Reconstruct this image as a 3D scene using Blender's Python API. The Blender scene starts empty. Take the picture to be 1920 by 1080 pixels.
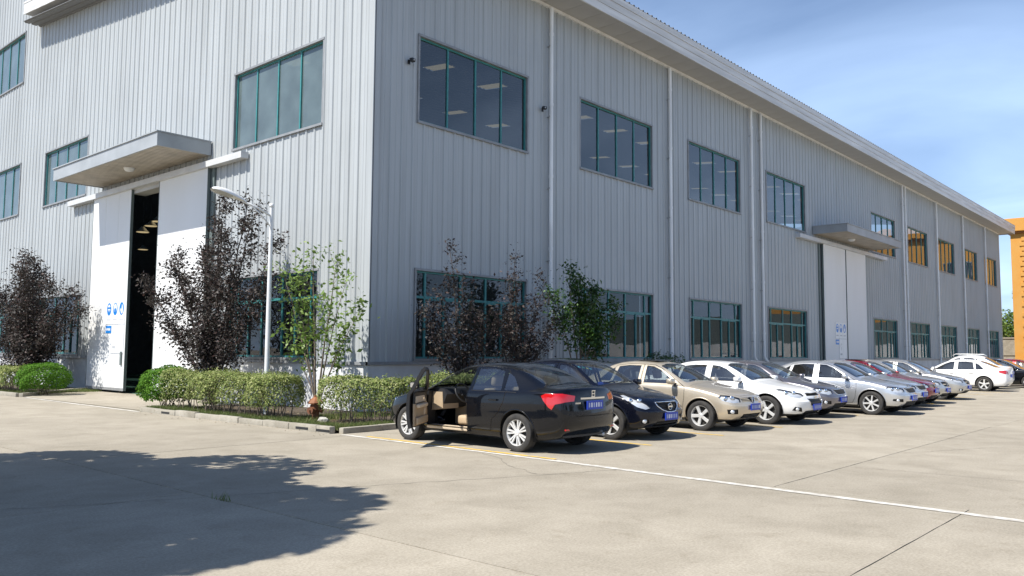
import bpy, bmesh, math, random
import numpy as np
from mathutils import Vector, Matrix
from mathutils.bvhtree import BVHTree

# ------------------------------------------------------------------ camera, world, sun, exposure
scene = bpy.context.scene
COL = scene.collection
R = math.radians
CAM = Vector((-13.529, -16.935, 1.619))
YAW, PITCH, ROLL, FPX = 0.7250, 0.0781, 0.0072, 1544.14
def camera_axes():
    f = Vector((math.cos(PITCH) * math.cos(YAW), math.cos(PITCH) * math.sin(YAW), math.sin(PITCH)))
    r = Vector((math.sin(YAW), -math.cos(YAW), 0)); u = r.cross(f)
    c, s = math.cos(ROLL), math.sin(ROLL)
    return c * r + s * u, c * u - s * r, f
_r, _u, _f = camera_axes()
cd = bpy.data.cameras.new('camera'); cam = bpy.data.objects.new('camera', cd); COL.objects.link(cam)
cam.matrix_world = Matrix(((_r.x, _u.x, -_f.x, CAM.x), (_r.y, _u.y, -_f.y, CAM.y), (_r.z, _u.z, -_f.z, CAM.z), (0, 0, 0, 1)))
cd.sensor_width = 36; cd.lens = 36 * FPX / 1920; cd.clip_start = .05; cd.clip_end = 3000
scene.camera = cam

TO_SUN = Vector((-0.70, 0.16, 1.0)).normalized()
ELEV = math.asin(TO_SUN.z); AZ = math.atan2(TO_SUN.x, TO_SUN.y)
world = bpy.data.worlds.new('World'); scene.world = world; world.use_nodes = True
def build_world():
    nt = world.node_tree; nt.nodes.clear(); N = nt.nodes.new; L = nt.links.new
    out = N('ShaderNodeOutputWorld'); bg = N('ShaderNodeBackground'); bg.inputs['Strength'].default_value = .066
    sky = N('ShaderNodeTexSky'); sky.sky_type = 'NISHITA'; sky.sun_disc = False
    sky.sun_elevation = ELEV; sky.sun_rotation = AZ; sky.air_density = 1.0; sky.dust_density = 1.0; sky.ozone_density = 2.0
    tc = N('ShaderNodeTexCoord'); sep = N('ShaderNodeSeparateXYZ'); L(tc.outputs['Generated'], sep.inputs[0])
    ad = N('ShaderNodeMath'); ad.operation = 'ADD'; ad.inputs[1].default_value = .28; L(sep.outputs['Z'], ad.inputs[0])
    mx = N('ShaderNodeMath'); mx.operation = 'MAXIMUM'; mx.inputs[1].default_value = .06; L(ad.outputs[0], mx.inputs[0])
    dx = N('ShaderNodeMath'); dx.operation = 'DIVIDE'; L(sep.outputs['X'], dx.inputs[0]); L(mx.outputs[0], dx.inputs[1])
    dy = N('ShaderNodeMath'); dy.operation = 'DIVIDE'; L(sep.outputs['Y'], dy.inputs[0]); L(mx.outputs[0], dy.inputs[1])
    cb = N('ShaderNodeCombineXYZ'); L(dx.outputs[0], cb.inputs[0]); L(dy.outputs[0], cb.inputs[1])
    mp = N('ShaderNodeMapping'); mp.inputs['Location'].default_value = (.9, 2.3, 0); mp.inputs['Rotation'].default_value = (0, 0, .9); mp.inputs['Scale'].default_value = (1.5, .75, 1); L(cb.outputs[0], mp.inputs[0])
    no = N('ShaderNodeTexNoise'); no.inputs['Scale'].default_value = 1.7; no.inputs['Detail'].default_value = 9; no.inputs['Roughness'].default_value = .5; no.inputs['Distortion'].default_value = .5
    L(mp.outputs[0], no.inputs['Vector'])
    rp = N('ShaderNodeValToRGB'); rp.color_ramp.elements[0].position = .34; rp.color_ramp.elements[1].position = .76
    rp.color_ramp.elements[0].color = (0, 0, 0, 1); rp.color_ramp.elements[1].color = (.85, .85, .85, 1); L(no.outputs['Fac'], rp.inputs[0])
    tint = N('ShaderNodeMix'); tint.data_type = 'RGBA'; tint.blend_type = 'MULTIPLY'; tint.inputs['Factor'].default_value = 1; tint.inputs['B'].default_value = (.80, 1.0, 1.25, 1); L(sky.outputs[0], tint.inputs['A'])
    # thin cloud and haze: thick towards the horizon, clear overhead, the same all round
    hz = N('ShaderNodeMapRange'); hz.interpolation_type = 'SMOOTHSTEP'; hz.inputs['From Min'].default_value = -.02; hz.inputs['From Max'].default_value = .62; hz.inputs['To Min'].default_value = 1.25; hz.inputs['To Max'].default_value = 0; L(sep.outputs['Z'], hz.inputs['Value'])
    ma = N('ShaderNodeMath'); ma.operation = 'MULTIPLY_ADD'; ma.inputs[1].default_value = .62; ma.inputs[2].default_value = .36; L(rp.outputs[0], ma.inputs[0])
    fm = N('ShaderNodeMath'); fm.operation = 'MULTIPLY'; fm.use_clamp = True; L(hz.outputs[0], fm.inputs[0]); L(ma.outputs[0], fm.inputs[1])
    mix = N('ShaderNodeMix'); mix.data_type = 'RGBA'; mix.inputs['B'].default_value = (9.4, 12.5, 17.4, 1)
    L(fm.outputs[0], mix.inputs['Factor']); L(tint.outputs['Result'], mix.inputs['A']); L(mix.outputs['Result'], bg.inputs[0]); L(bg.outputs[0], out.inputs[0])
build_world()
sd = bpy.data.lights.new('sun', 'SUN'); sd.energy = 5.0; sd.angle = R(.53); sd.color = (1.0, .955, .88)
sun = bpy.data.objects.new('sun', sd); COL.objects.link(sun); sun.rotation_euler = (-TO_SUN).to_track_quat('-Z', 'Y').to_euler(); sun.location = (-30, 10, 60)
vs = scene.view_settings; vs.view_transform = 'Standard'; vs.look = 'None'; vs.exposure = .56; vs.gamma = 1; vs.use_curve_mapping = False
scene.cycles.max_bounces = 8; scene.cycles.transparent_max_bounces = 16; scene.cycles.caustics_reflective = False; scene.cycles.caustics_refractive = False
scene.cycles.sample_clamp_indirect = 6

# ------------------------------------------------------------------ helpers
rnd = random.Random(11)
class MB:
    """Collects shapes; build() links them as one mesh object."""
    def __init__(s): s.v = []; s.f = []; s.n = []
    def add(s, vs, fs):
        o = len(s.v); s.v += [tuple(v) for v in vs]; s.f += [tuple(i + o for i in f) for f in fs]; return s
    def box(s, x0, x1, y0, y1, z0, z1):
        if x0 > x1: x0, x1 = x1, x0
        if y0 > y1: y0, y1 = y1, y0
        if z0 > z1: z0, z1 = z1, z0
        return s.add([(x0, y0, z0), (x1, y0, z0), (x1, y1, z0), (x0, y1, z0), (x0, y0, z1), (x1, y0, z1), (x1, y1, z1), (x0, y1, z1)],
                     [(0, 3, 2, 1), (4, 5, 6, 7), (0, 1, 5, 4), (1, 2, 6, 5), (2, 3, 7, 6), (3, 0, 4, 7)])
    def bbox(s, x0, x1, y0, y1, z0, z1, b=.01):
        """box with chamfered edges"""
        bm = bmesh.new(); bmesh.ops.create_cube(bm, size=1)
        for v in bm.verts: v.co = Vector(((x0 + x1) / 2 + v.co.x * abs(x1 - x0), (y0 + y1) / 2 + v.co.y * abs(y1 - y0), (z0 + z1) / 2 + v.co.z * abs(z1 - z0)))
        bmesh.ops.bevel(bm, geom=list(bm.edges), offset=b, segments=2, affect='EDGES', profile=.6)
        bm.verts.index_update(); s.add([v.co[:] for v in bm.verts], [[v.index for v in f.verts] for f in bm.faces]); bm.free(); return s
    def tube(s, pts, rad, n=8, cap=True):
        pts = [Vector(p) for p in pts]; m = len(pts)
        rad = rad if hasattr(rad, '__len__') else [rad] * m
        vs, fs = [], []; up = Vector((.31, .17, .93)); prev = None
        for i, p in enumerate(pts):
            t = (pts[min(i + 1, m - 1)] - pts[max(i - 1, 0)]).normalized()
            a = t.cross(up if prev is None else prev)
            if a.length < 1e-4: a = t.cross(Vector((1, 0, 0)))
            a.normalize(); b = a.cross(t).normalized(); prev = b
            for k in range(n):
                an = 2 * math.pi * k / n; vs.append(p + (a * math.cos(an) + b * math.sin(an)) * rad[i])
        for i in range(m - 1):
            for k in range(n):
                k2 = (k + 1) % n; fs.append((i * n + k, i * n + k2, (i + 1) * n + k2, (i + 1) * n + k))
        if cap: fs.append(tuple(range(n - 1, -1, -1))); fs.append(tuple((m - 1) * n + k for k in range(n)))
        return s.add(vs, fs)
    def lathe(s, prof, n=24, axis='z', c=(0, 0, 0), a0=0, a1=2 * math.pi):
        """prof: list of (radius, height)."""
        vs, fs = [], []; full = abs(a1 - a0 - 2 * math.pi) < 1e-6; m = n if full else n + 1
        for (r, h) in prof:
            for k in range(m):
                an = a0 + (a1 - a0) * k / n; x, y = r * math.cos(an), r * math.sin(an)
                p = (x, y, h) if axis == 'z' else ((x, h, y) if axis == 'y' else (h, x, y))
                vs.append((p[0] + c[0], p[1] + c[1], p[2] + c[2]))
        for i in range(len(prof) - 1):
            for k in range(n):
                k2 = (k + 1) % m; fs.append((i * m + k, i * m + k2, (i + 1) * m + k2, (i + 1) * m + k))
        return s.add(vs, fs)
    def prism(s, poly, fn, d0, d1):
        """poly of 2d points; fn(u, v, d) -> 3d."""
        n = len(poly); vs = [fn(u, v, d0) for u, v in poly] + [fn(u, v, d1) for u, v in poly]
        fs = [tuple(range(n)), tuple(range(2 * n - 1, n - 1, -1))] + [(i, n + i, n + (i + 1) % n, (i + 1) % n) for i in range(n)]
        return s.add(vs, fs)
    def mesh(s, name, mat, smooth=False, fix=True):
        me = bpy.data.meshes.new(name); me.from_pydata(s.v, [], s.f)
        for m in (mat if isinstance(mat, (list, tuple)) else [mat]): me.materials.append(m)
        if fix and len(s.f) < 60000:
            bm = bmesh.new(); bm.from_mesh(me); bmesh.ops.recalc_face_normals(bm, faces=bm.faces); bm.to_mesh(me); bm.free()
        if smooth:
            me.polygons.foreach_set('use_smooth', [True] * len(me.polygons))
            if smooth == 'auto': me.set_sharp_from_angle(angle=R(40))
        me.update(); return me
    def build(s, name, mat, parent=None, smooth=False, fix=True):
        return link(name, s.mesh(name, mat, smooth, fix), parent)
def link(name, me, parent=None, loc=None):
    o = bpy.data.objects.new(name, me); COL.objects.link(o)
    if parent is not None: o.parent = parent
    if loc is not None: o.location = loc
    return o
def empty(name, loc=(0, 0, 0), rz=0, parent=None):
    o = bpy.data.objects.new(name, None); COL.objects.link(o); o.location = loc; o.rotation_euler = (0, 0, rz); o.empty_display_size = .2
    if parent is not None: o.parent = parent
    return o
def tag(o, label=None, cat=None, group=None, kind=None):
    if label: o['label'] = label
    if cat: o['category'] = cat
    if group: o['group'] = group
    if kind: o['kind'] = kind
    return o

# ------------------------------------------------------------------ materials
M = {}
def new_mat(name):
    m = bpy.data.materials.new(name); m.use_nodes = True; nt = m.node_tree; b = nt.nodes['Principled BSDF']; M[name] = m
    return m, nt, b
def pm(name, col, rough=.6, metal=0, spec=.5, coat=0, var=0, vscale=4, stretch=(1, 1, 1), col2=None, bump=0, bscale=60, detail=5, lo=.35, hi=.7):
    """Principled with optional noise variation between col and col2 plus noise bump (object coordinates)."""
    m, nt, b = new_mat(name); N = nt.nodes.new; L = nt.links.new
    c = (*col, 1)
    b.inputs['Base Color'].default_value = c; b.inputs['Roughness'].default_value = rough; b.inputs['Metallic'].default_value = metal
    b.inputs['Specular IOR Level'].default_value = spec; b.inputs['Coat Weight'].default_value = coat; b.inputs['Coat Roughness'].default_value = .03
    if var or bump:
        tc = N('ShaderNodeTexCoord'); mp = N('ShaderNodeMapping'); mp.inputs['Scale'].default_value = stretch; L(tc.outputs['Object'], mp.inputs[0])
    if var:
        no = N('ShaderNodeTexNoise'); no.inputs['Scale'].default_value = vscale; no.inputs['Detail'].default_value = detail; L(mp.outputs[0], no.inputs['Vector'])
        rp = N('ShaderNodeValToRGB'); rp.color_ramp.elements[0].position = lo; rp.color_ramp.elements[1].position = hi
        c2 = col2 if col2 else tuple(x * (1 - var) for x in col)
        rp.color_ramp.elements[0].color = (*c2, 1); rp.color_ramp.elements[1].color = c
        L(no.outputs['Fac'], rp.inputs[0]); L(rp.outputs[0], b.inputs['Base Color'])
    if bump:
        n2 = N('ShaderNodeTexNoise'); n2.inputs['Scale'].default_value = bscale; n2.inputs['Detail'].default_value = 6; L(mp.outputs[0], n2.inputs['Vector'])
        bp = N('ShaderNodeBump'); bp.inputs['Strength'].default_value = bump; bp.inputs['Distance'].default_value = .01; L(n2.outputs['Fac'], bp.inputs['Height']); L(bp.outputs[0], b.inputs['Normal'])
    return m
def leaf_mat(name, cols, rough=.5, trans=.25, spec=.4):
    """leaf colours picked per leaf (random per mesh island)."""
    m, nt, b = new_mat(name); N = nt.nodes.new; L = nt.links.new
    g = N('ShaderNodeNewGeometry'); rp = N('ShaderNodeValToRGB'); cr = rp.color_ramp; cr.interpolation = 'LINEAR'
    while len(cr.elements) < len(cols): cr.elements.new(.5)
    for i, c in enumerate(cols): cr.elements[i].position = i / max(1, len(cols) - 1); cr.elements[i].color = (*c, 1)
    L(g.outputs['Random Per Island'], rp.inputs[0]); L(rp.outputs[0], b.inputs['Base Color'])
    b.inputs['Roughness'].default_value = rough; b.inputs['Specular IOR Level'].default_value = spec
    tr = N('ShaderNodeBsdfTranslucent'); L(rp.outputs[0], tr.inputs[0]); mx = N('ShaderNodeMixShader'); mx.inputs[0].default_value = trans
    L(b.outputs[0], mx.inputs[1]); L(tr.outputs[0], mx.inputs[2]); L(mx.outputs[0], nt.nodes['Material Output'].inputs[0])
    return m
def glass_mat(name, tint, dust=.0, dustcol=(.35, .38, .38), rough=.01, wavy=0, ior=1.5, minr=.0, dvar=0):
    """thin pane: tinted see-through plus mirror reflection, a little dust."""
    m, nt, b = new_mat(name); N = nt.nodes.new; L = nt.links.new; nt.nodes.remove(b)
    tr = N('ShaderNodeBsdfTransparent'); tr.inputs[0].default_value = (*tint, 1)
    gl = N('ShaderNodeBsdfGlossy'); gl.inputs['Roughness'].default_value = rough; gl.inputs['Color'].default_value = (.95, .97, 1, 1)
    fr = N('ShaderNodeFresnel'); fr.inputs['IOR'].default_value = ior
    ge = N('ShaderNodeNewGeometry'); sw = N('ShaderNodeMix'); sw.inputs['A'].default_value = ior; sw.inputs['B'].default_value = 1 / ior; L(ge.outputs['Backfacing'], sw.inputs['Factor']); L(sw.outputs['Result'], fr.inputs['IOR'])   # same reflection from both sides of the pane
    fac = fr.outputs[0]
    if minr:
        ad = N('ShaderNodeMath'); ad.operation = 'ADD'; ad.use_clamp = True; ad.inputs[1].default_value = minr; L(fac, ad.inputs[0]); fac = ad.outputs[0]
    if wavy:
        tc = N('ShaderNodeTexCoord'); no = N('ShaderNodeTexNoise'); no.inputs['Scale'].default_value = .9; no.inputs['Detail'].default_value = 1; L(tc.outputs['Object'], no.inputs['Vector'])
        bp = N('ShaderNodeBump'); bp.inputs['Strength'].default_value = wavy; bp.inputs['Distance'].default_value = .05; L(no.outputs['Fac'], bp.inputs['Height']); L(bp.outputs[0], gl.inputs['Normal'])
    df = N('ShaderNodeBsdfDiffuse'); df.inputs[0].default_value = (*dustcol, 1)
    m1 = N('ShaderNodeMixShader'); m1.inputs[0].default_value = dust; L(tr.outputs[0], m1.inputs[1]); L(df.outputs[0], m1.inputs[2])
    if dvar:
        tc2 = N('ShaderNodeTexCoord'); n3 = N('ShaderNodeTexNoise'); n3.inputs['Scale'].default_value = 1.1; n3.inputs['Detail'].default_value = 6; L(tc2.outputs['Object'], n3.inputs['Vector'])
        mr = N('ShaderNodeMapRange'); mr.inputs['From Min'].default_value = .3; mr.inputs['From Max'].default_value = .7; mr.inputs['To Min'].default_value = dust * (1 - dvar); mr.inputs['To Max'].default_value = dust * (1 + dvar)
        L(n3.outputs['Fac'], mr.inputs['Value']); L(mr.outputs[0], m1.inputs[0])
    m2 = N('ShaderNodeMixShader'); L(fac, m2.inputs[0]); L(m1.outputs[0], m2.inputs[1]); L(gl.outputs[0], m2.inputs[2]); L(m2.outputs[0], nt.nodes['Material Output'].inputs[0])
    return m
def cladding_mat(name, base, streak, rough=.42, metal=.0):
    """painted steel sheet: vertical dirt streaks, broad fading, fine dust."""
    m, nt, b = new_mat(name); N = nt.nodes.new; L = nt.links.new
    tc = N('ShaderNodeTexCoord'); mp = N('ShaderNodeMapping'); mp.inputs['Scale'].default_value = (3.2, 3.2, .12); L(tc.outputs['Object'], mp.inputs[0])
    n1 = N('ShaderNodeTexNoise'); n1.inputs['Scale'].default_value = 1.6; n1.inputs['Detail'].default_value = 7; L(mp.outputs[0], n1.inputs['Vector'])
    n2 = N('ShaderNodeTexNoise'); n2.inputs['Scale'].default_value = .35; n2.inputs['Detail'].default_value = 4; L(tc.outputs['Object'], n2.inputs['Vector'])
    ad = N('ShaderNodeMath'); ad.operation = 'MULTIPLY_ADD'; ad.inputs[1].default_value = .55; L(n2.outputs['Fac'], ad.inputs[0]); L(n1.outputs['Fac'], ad.inputs[2])
    rp = N('ShaderNodeValToRGB'); rp.color_ramp.elements[0].position = .55; rp.color_ramp.elements[1].position = .86
    rp.color_ramp.elements[0].color = (*streak, 1); rp.color_ramp.elements[1].color = (*base, 1)
    oi = N('ShaderNodeObjectInfo'); mr = N('ShaderNodeMapRange'); mr.inputs['To Min'].default_value = .975; mr.inputs['To Max'].default_value = 1.025; L(oi.outputs['Random'], mr.inputs['Value']); hv = N('ShaderNodeHueSaturation'); L(mr.outputs[0], hv.inputs['Value']); L(rp.outputs[0], hv.inputs['Color'])
    L(ad.outputs[0], rp.inputs[0]); L(hv.outputs[0], b.inputs['Base Color']); b.inputs['Roughness'].default_value = rough; b.inputs['Metallic'].default_value = metal
    n4 = N('ShaderNodeTexNoise'); n4.inputs['Scale'].default_value = 1.3; n4.inputs['Detail'].default_value = 2; L(tc.outputs['Object'], n4.inputs['Vector'])
    bp = N('ShaderNodeBump'); bp.inputs['Strength'].default_value = .25; bp.inputs['Distance'].default_value = .02; L(n4.outputs['Fac'], bp.inputs['Height']); L(bp.outputs[0], b.inputs['Normal'])
    return m
def concrete_mat(name, c1, c2, c3, scale=1.0):
    m, nt, b = new_mat(name); N = nt.nodes.new; L = nt.links.new
    g = N('ShaderNodeNewGeometry'); P = g.outputs['Position']
    def noise(s, d, r=.55, dist=0):
        n = N('ShaderNodeTexNoise'); n.inputs['Scale'].default_value = s * scale; n.inputs['Detail'].default_value = d; n.inputs['Roughness'].default_value = r; n.inputs['Distortion'].default_value = dist; L(P, n.inputs['Vector']); return n.outputs['Fac']
    def ramp(f, p0, p1, a, bb):
        r = N('ShaderNodeValToRGB'); r.color_ramp.elements[0].position = p0; r.color_ramp.elements[1].position = p1; r.color_ramp.elements[0].color = (*a, 1); r.color_ramp.elements[1].color = (*bb, 1); L(f, r.inputs[0]); return r.outputs[0]
    def mul(a, bb, f=1):
        x = N('ShaderNodeMix'); x.data_type = 'RGBA'; x.blend_type = 'MULTIPLY'; x.inputs['Factor'].default_value = f; L(a, x.inputs['A']); L(bb, x.inputs['B']); return x.outputs['Result']
    big = ramp(noise(.16, 6, .6, .6), .35, .68, c2, c1)
    mid = ramp(noise(1.1, 7, .65, .4), .33, .62, (.83, .825, .81), (1.03, 1.03, 1.03))
    fine = ramp(noise(42, 4, .7), .3, .7, (.74, .74, .73), (1.14, 1.14, 1.14))
    spots = ramp(noise(3.1, 8, .75, .5), .30, .44, c3, (1, 1, 1))
    col = mul(mul(mul(big, mid), fine), spots, .7)
    oi = N('ShaderNodeObjectInfo'); mr = N('ShaderNodeMapRange'); mr.inputs['To Min'].default_value = .93; mr.inputs['To Max'].default_value = 1.05; L(oi.outputs['Random'], mr.inputs['Value']); hv = N('ShaderNodeHueSaturation'); L(mr.outputs[0], hv.inputs['Value']); L(col, hv.inputs['Color']); col = hv.outputs[0]
    L(col, b.inputs['Base Color']); b.inputs['Roughness'].default_value = .88; b.inputs['Specular IOR Level'].default_value = .25
    bp = N('ShaderNodeBump'); bp.inputs['Strength'].default_value = .35; bp.inputs['Distance'].default_value = .006; L(noise(60, 6, .7), bp.inputs['Height']); L(bp.outputs[0], b.inputs['Normal'])
    return m
concrete_mat('concrete', (.415, .372, .302), (.34, .304, .245), (.78, .76, .72))
concrete_mat('kerb_concrete', (.44, .41, .35), (.30, .275, .225), (.6, .56, .48), 4)
pm('joint', (.25, .225, .185), .95, var=.5, vscale=8)
pm('white_line', (.62, .60, .55), .8, var=.4, vscale=7, col2=(.44, .41, .355), lo=.40, hi=.60, detail=8)
pm('yellow_line', (.72, .46, .07), .8, var=.4, vscale=9, col2=(.45, .37, .21), lo=.33, hi=.5, detail=8)
cladding_mat('cladding', (.405, .428, .436), (.35, .368, .372))
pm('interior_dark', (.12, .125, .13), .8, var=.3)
pm('interior_floor', (.10, .20, .15), .5, var=.3)
pm('roof_under', (.16, .165, .17), .7)
pm('plinth', (.72, .73, .74), .75, var=.2, vscale=1.4, col2=(.58, .585, .585), bump=.15)
pm('flashing', (.30, .31, .32), .5, .1, var=.25, vscale=3)
pm('flashing_pale', (.60, .61, .615), .45, var=.15, vscale=2)
pm('fascia', (.72, .72, .705), .45, var=.22, vscale=1.5, stretch=(.25, 1, 3), col2=(.53, .525, .505))
pm('soffit', (.50, .50, .49), .6, var=.3, vscale=.7, col2=(.40, .395, .38))
pm('canopy_grey', (.36, .385, .405), .5, var=.2, vscale=1.2, col2=(.29, .31, .325))
pm('soffit_tan', (.52, .47, .40), .65, var=.25, vscale=2)
pm('teal', (.045, .235, .235), .45, var=.2, vscale=8)
pm('pipe_white', (.88, .885, .87), .4, var=.2, vscale=2, stretch=(1, 1, .3))
pm('clamp_steel', (.35, .35, .34), .5, .5)
pm('door_white', (.73, .74, .745), .5, var=.1, vscale=.8, stretch=(1, 1, .4), col2=(.70, .705, .70))
pm('door_edge', (.13, .16, .155), .5)
pm('black_metal', (.015, .015, .016), .45)
pm('galv', (.62, .63, .63), .38, .35, var=.15, vscale=6)
glass_mat('glass_upper', (.36, .40, .41), .07, (.22, .25, .26), .015, .12, 1.5, .05, .5)
glass_mat('glass_lit', (.22, .27, .28), .50, (.20, .265, .27), .03, .10, 1.5, .02, .2)
glass_mat('glass_lower', (.42, .47, .47), .05, (.2, .22, .22), .01, .04, 1.42, .02, .5)
m, nt, b = new_mat('rooflight'); b.inputs['Base Color'].default_value = (.8, .7, .45, 1)
tr = nt.nodes.new('ShaderNodeBsdfTranslucent'); tr.inputs[0].default_value = (.19, .15, .085, 1); nt.links.new(tr.outputs[0], nt.nodes['Material Output'].inputs[0])
pm('orange_wall', (.55, .30, .075), .8, var=.2, vscale=.8, col2=(.56, .26, .045), bump=.1)
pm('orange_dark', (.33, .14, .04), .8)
pm('soil', (.10, .075, .05), .95, var=.5, vscale=6, bump=.6, bscale=25)
pm('bark', (.20, .16, .12), .85, var=.45, vscale=10, stretch=(1, 1, .3), bump=.5)
pm('bark_dark', (.075, .06, .052), .85, var=.4, vscale=10, stretch=(1, 1, .3), bump=.5)
pm('rust', (.27, .105, .045), .75, var=.5, vscale=14, col2=(.13, .055, .03), bump=.4, bscale=40)
pm('rust_cap', (.30, .12, .05), .7, var=.35, vscale=9)
pm('stone', (.50, .48, .43), .9, var=.3, vscale=12, bump=.4)
pm('sign_white', (.80, .81, .82), .35)
pm('sign_grey', (.40, .42, .45), .5)
pm('sign_blue', (.012, .20, .60), .35)
pm('sign_red', (.6, .05, .04), .4)
pm('purple', (.07, .05, .16), .5)
pm('stripe_yellow', (.75, .62, .03), .5)
pm('lamp_grey', (.76, .77, .77), .45, .0, var=.1)
glass_mat('lamp_lens', (.8, .8, .8), .25, (.6, .6, .55), .1)
leaf_mat('leaf_purple', [(.026, .021, .020), (.045, .034, .032), (.040, .040, .033), (.078, .064, .057), (.060, .030, .027)], .55, .15, .3)
leaf_mat('leaf_hedge', [(.08, .13, .03), (.34, .37, .13), (.15, .22, .05), (.46, .47, .22), (.07, .12, .025), (.26, .31, .09)], .65, .3, .2)
leaf_mat('leaf_green', [(.09, .16, .03), (.16, .25, .05), (.24, .34, .08), (.11, .18, .04)], .45, .35)
leaf_mat('leaf_bush', [(.045, .13, .012), (.09, .21, .02), (.13, .27, .03), (.06, .15, .015)], .7, .3, .15)
leaf_mat('leaf_dark', [(.02, .055, .014), (.035, .085, .02), (.055, .12, .025), (.10, .18, .035)], .4, .25)
leaf_mat('grass', [(.06, .12, .02), (.11, .17, .035), (.17, .20, .06), (.22, .19, .09)], .6, .3)
leaf_mat('litter', [(.16, .10, .05), (.24, .17, .09), (.09, .06, .035), (.32, .28, .19)], .8, .1)
# ------------------------------------------------------------------ ground
def jagged(a, b, step, amp, rg):
    a = Vector(a); b = Vector(b); n = max(1, int((b - a).length / step)); d = (b - a).normalized(); q = Vector((-d.y, d.x))
    out = []
    for i in range(n):
        p = a + (b - a) * i / n
        out.append(p + q * (rg.uniform(-amp, amp) if i else 0))
    return out
SCOL = [(-60, -42), (-42, -25), (-25, -14.2), (-14.2, -8.8), (-8.8, -3.70), (-3.70, 8), (8, 22), (22, 38), (38, 56), (56, 76)]
def make_ground():
    g = MB().add([(-900, -900, -.02), (900, -900, -.02), (900, 900, -.02), (-900, 900, -.02)], [(0, 1, 2, 3)]).build('ground', M['joint'])
    tag(g, kind='structure')
    rg = random.Random(5)
    # outer sheet of the same concrete right to the horizon, around the slabs
    far = MB()
    for x0, x1, y0, y1 in ((-900, -60, -900, 900), (76, 900, -900, 900), (-60, 76, 40, 900), (-60, 76, -900, -60)):
        far.add([(x0, y0, -.004), (x1, y0, -.004), (x1, y1, -.004), (x0, y1, -.004)], [(0, 1, 2, 3)])
    far.build('outer_pavement', M['concrete'], g)
    gap = .006
    for ci, (x0, x1) in enumerate(SCOL):
        if x0 == -8.8: ys = [-60, -44, -32, -23, -14.70, -4.0, 4.6, 13.5, 24, 40]
        elif x0 == -3.70: ys = [-60, -45, -34, -23, -12.55, -3.62, 5, 14, 24, 40]
        elif x0 == -14.2: ys = [-60, -46, -35, -26, -17, -7.9, 0, 8.5, 17, 27, 40]
        elif x0 > -3: ys = [-60, -45, -34, -23, -12.6, 40]
        else: ys = [-60, -45, -34, -23, -12, -2, 8, 18, 28, 40]
        for y0, y1 in zip(ys[:-1], ys[1:]):
            near = x0 >= -15 and x1 <= 23 and y0 > -24 and y1 < 41
            st, am = (.22, .003) if near else (4, 0)
            a = (x0 + gap, y0 + gap); bb = (x1 - gap, y0 + gap); c = (x1 - gap, y1 - gap); d = (x0 + gap, y1 - gap)
            pts = jagged(a, bb, st, am, rg) + jagged(bb, c, st, am, rg) + jagged(c, d, st, am, rg) + jagged(d, a, st, am, rg)
            mb = MB(); n = len(pts); dz = rg.uniform(-.0025, .0025) if near else 0
            mb.add([(p.x, p.y, dz) for p in pts] + [(p.x, p.y, -.017) for p in pts], [tuple(range(n))] + [(i, n + i, n + (i + 1) % n, (i + 1) % n) for i in range(n)])
            mb.build('slab', M['concrete'], g)
    # wandering cracks: sunk dark ribbons (each a narrow strip just above the slab)
    def crack(pts, w, seed):
        r2 = random.Random(seed); mb = MB(); P = []
        for a, bb in zip(pts[:-1], pts[1:]): P += jagged(a, bb, .12, .03, r2)
        P.append(Vector(pts[-1])); L, Rr = [], []
        for i, p in enumerate(P):
            t = (P[min(i + 1, len(P) - 1)] - P[max(i - 1, 0)]).normalized(); q = Vector((-t.y, t.x)) * w * r2.uniform(.25, .6)
            L.append((p.x + q.x, p.y + q.y, .0045)); Rr.append((p.x - q.x, p.y - q.y, .0045))
        n = len(P); mb.add(L + Rr, [(i, i + 1, n + i + 1, n + i) for i in range(n - 1)]); mb.build('crack', M['joint'], g)
    crack([(-8.75, -8.35), (-7.0, -9.0), (-5.3, -9.75), (-3.8, -10.35)], .012, 1)
    crack([(-4.95, -9.8), (-4.55, -8.9), (-4.05, -8.3), (-3.8, -7.7)], .012, 2)
    crack([(-11.4, -7.0), (-10.2, -7.7), (-8.85, -8.3)], .014, 3)
    crack([(-.9, -9.6), (.6, -11.4), (1.0, -12.5)], .012, 4)
    crack([(1.1, -12.65), (3.3, -13.6), (4.4, -15.8), (5.2, -18)], .012, 6)
    crack([(-1.2, -12.65), (-1.0, -15.2), (-.7, -19)], .010, 7)
    # painted lines
    def strip(name, pts, w, z, m, seed=0, label=None):
        r2 = random.Random(seed); P = []
        for a, bb in zip(pts[:-1], pts[1:]): P += jagged(a, bb, .15, .004, r2)
        P.append(Vector(pts[-1])); L, Rr = [], []
        for i, p in enumerate(P):
            t = (P[min(i + 1, len(P) - 1)] - P[max(i - 1, 0)]).normalized(); q = Vector((-t.y, t.x)) * w * .5
            a, bq = r2.uniform(.9, 1.08), r2.uniform(.9, 1.08); L.append((p.x + q.x * a, p.y + q.y * a, z)); Rr.append((p.x - q.x * bq, p.y - q.y * bq, z))
        n = len(P); o = MB().add(L + Rr, [(i, i + 1, n + i + 1, n + i) for i in range(n - 1)]).build(name, m); tag(o, kind='structure')
    strip('white_line', [(-3.60, -3.75), (-3.72, -9), (-4.03, -15.2), (-4.6, -26)], .13, .007, M['white_line'], 3)
    strip('yellow_line', [(-3.50, -4.4), (-3.60, -9.05)], .085, .011, M['yellow_line'], 4)
    for i, x in enumerate([-.86, 1.68, 4.3, 6.95, 9.4, 11.9, 14.3, 16.6, 19.2, 22.1, 25.4, 28.2]):
        strip('yellow_line', [(x, -3.9), (x - .03, -9.05 - (i % 3) * .08)], .09, .007, M['yellow_line'], 10 + i)
    strip('white_line', [(-3.55, 13.6), (-3.66, 9), (-3.72, 4.75)], .12, .007, M['white_line'], 5)
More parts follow.
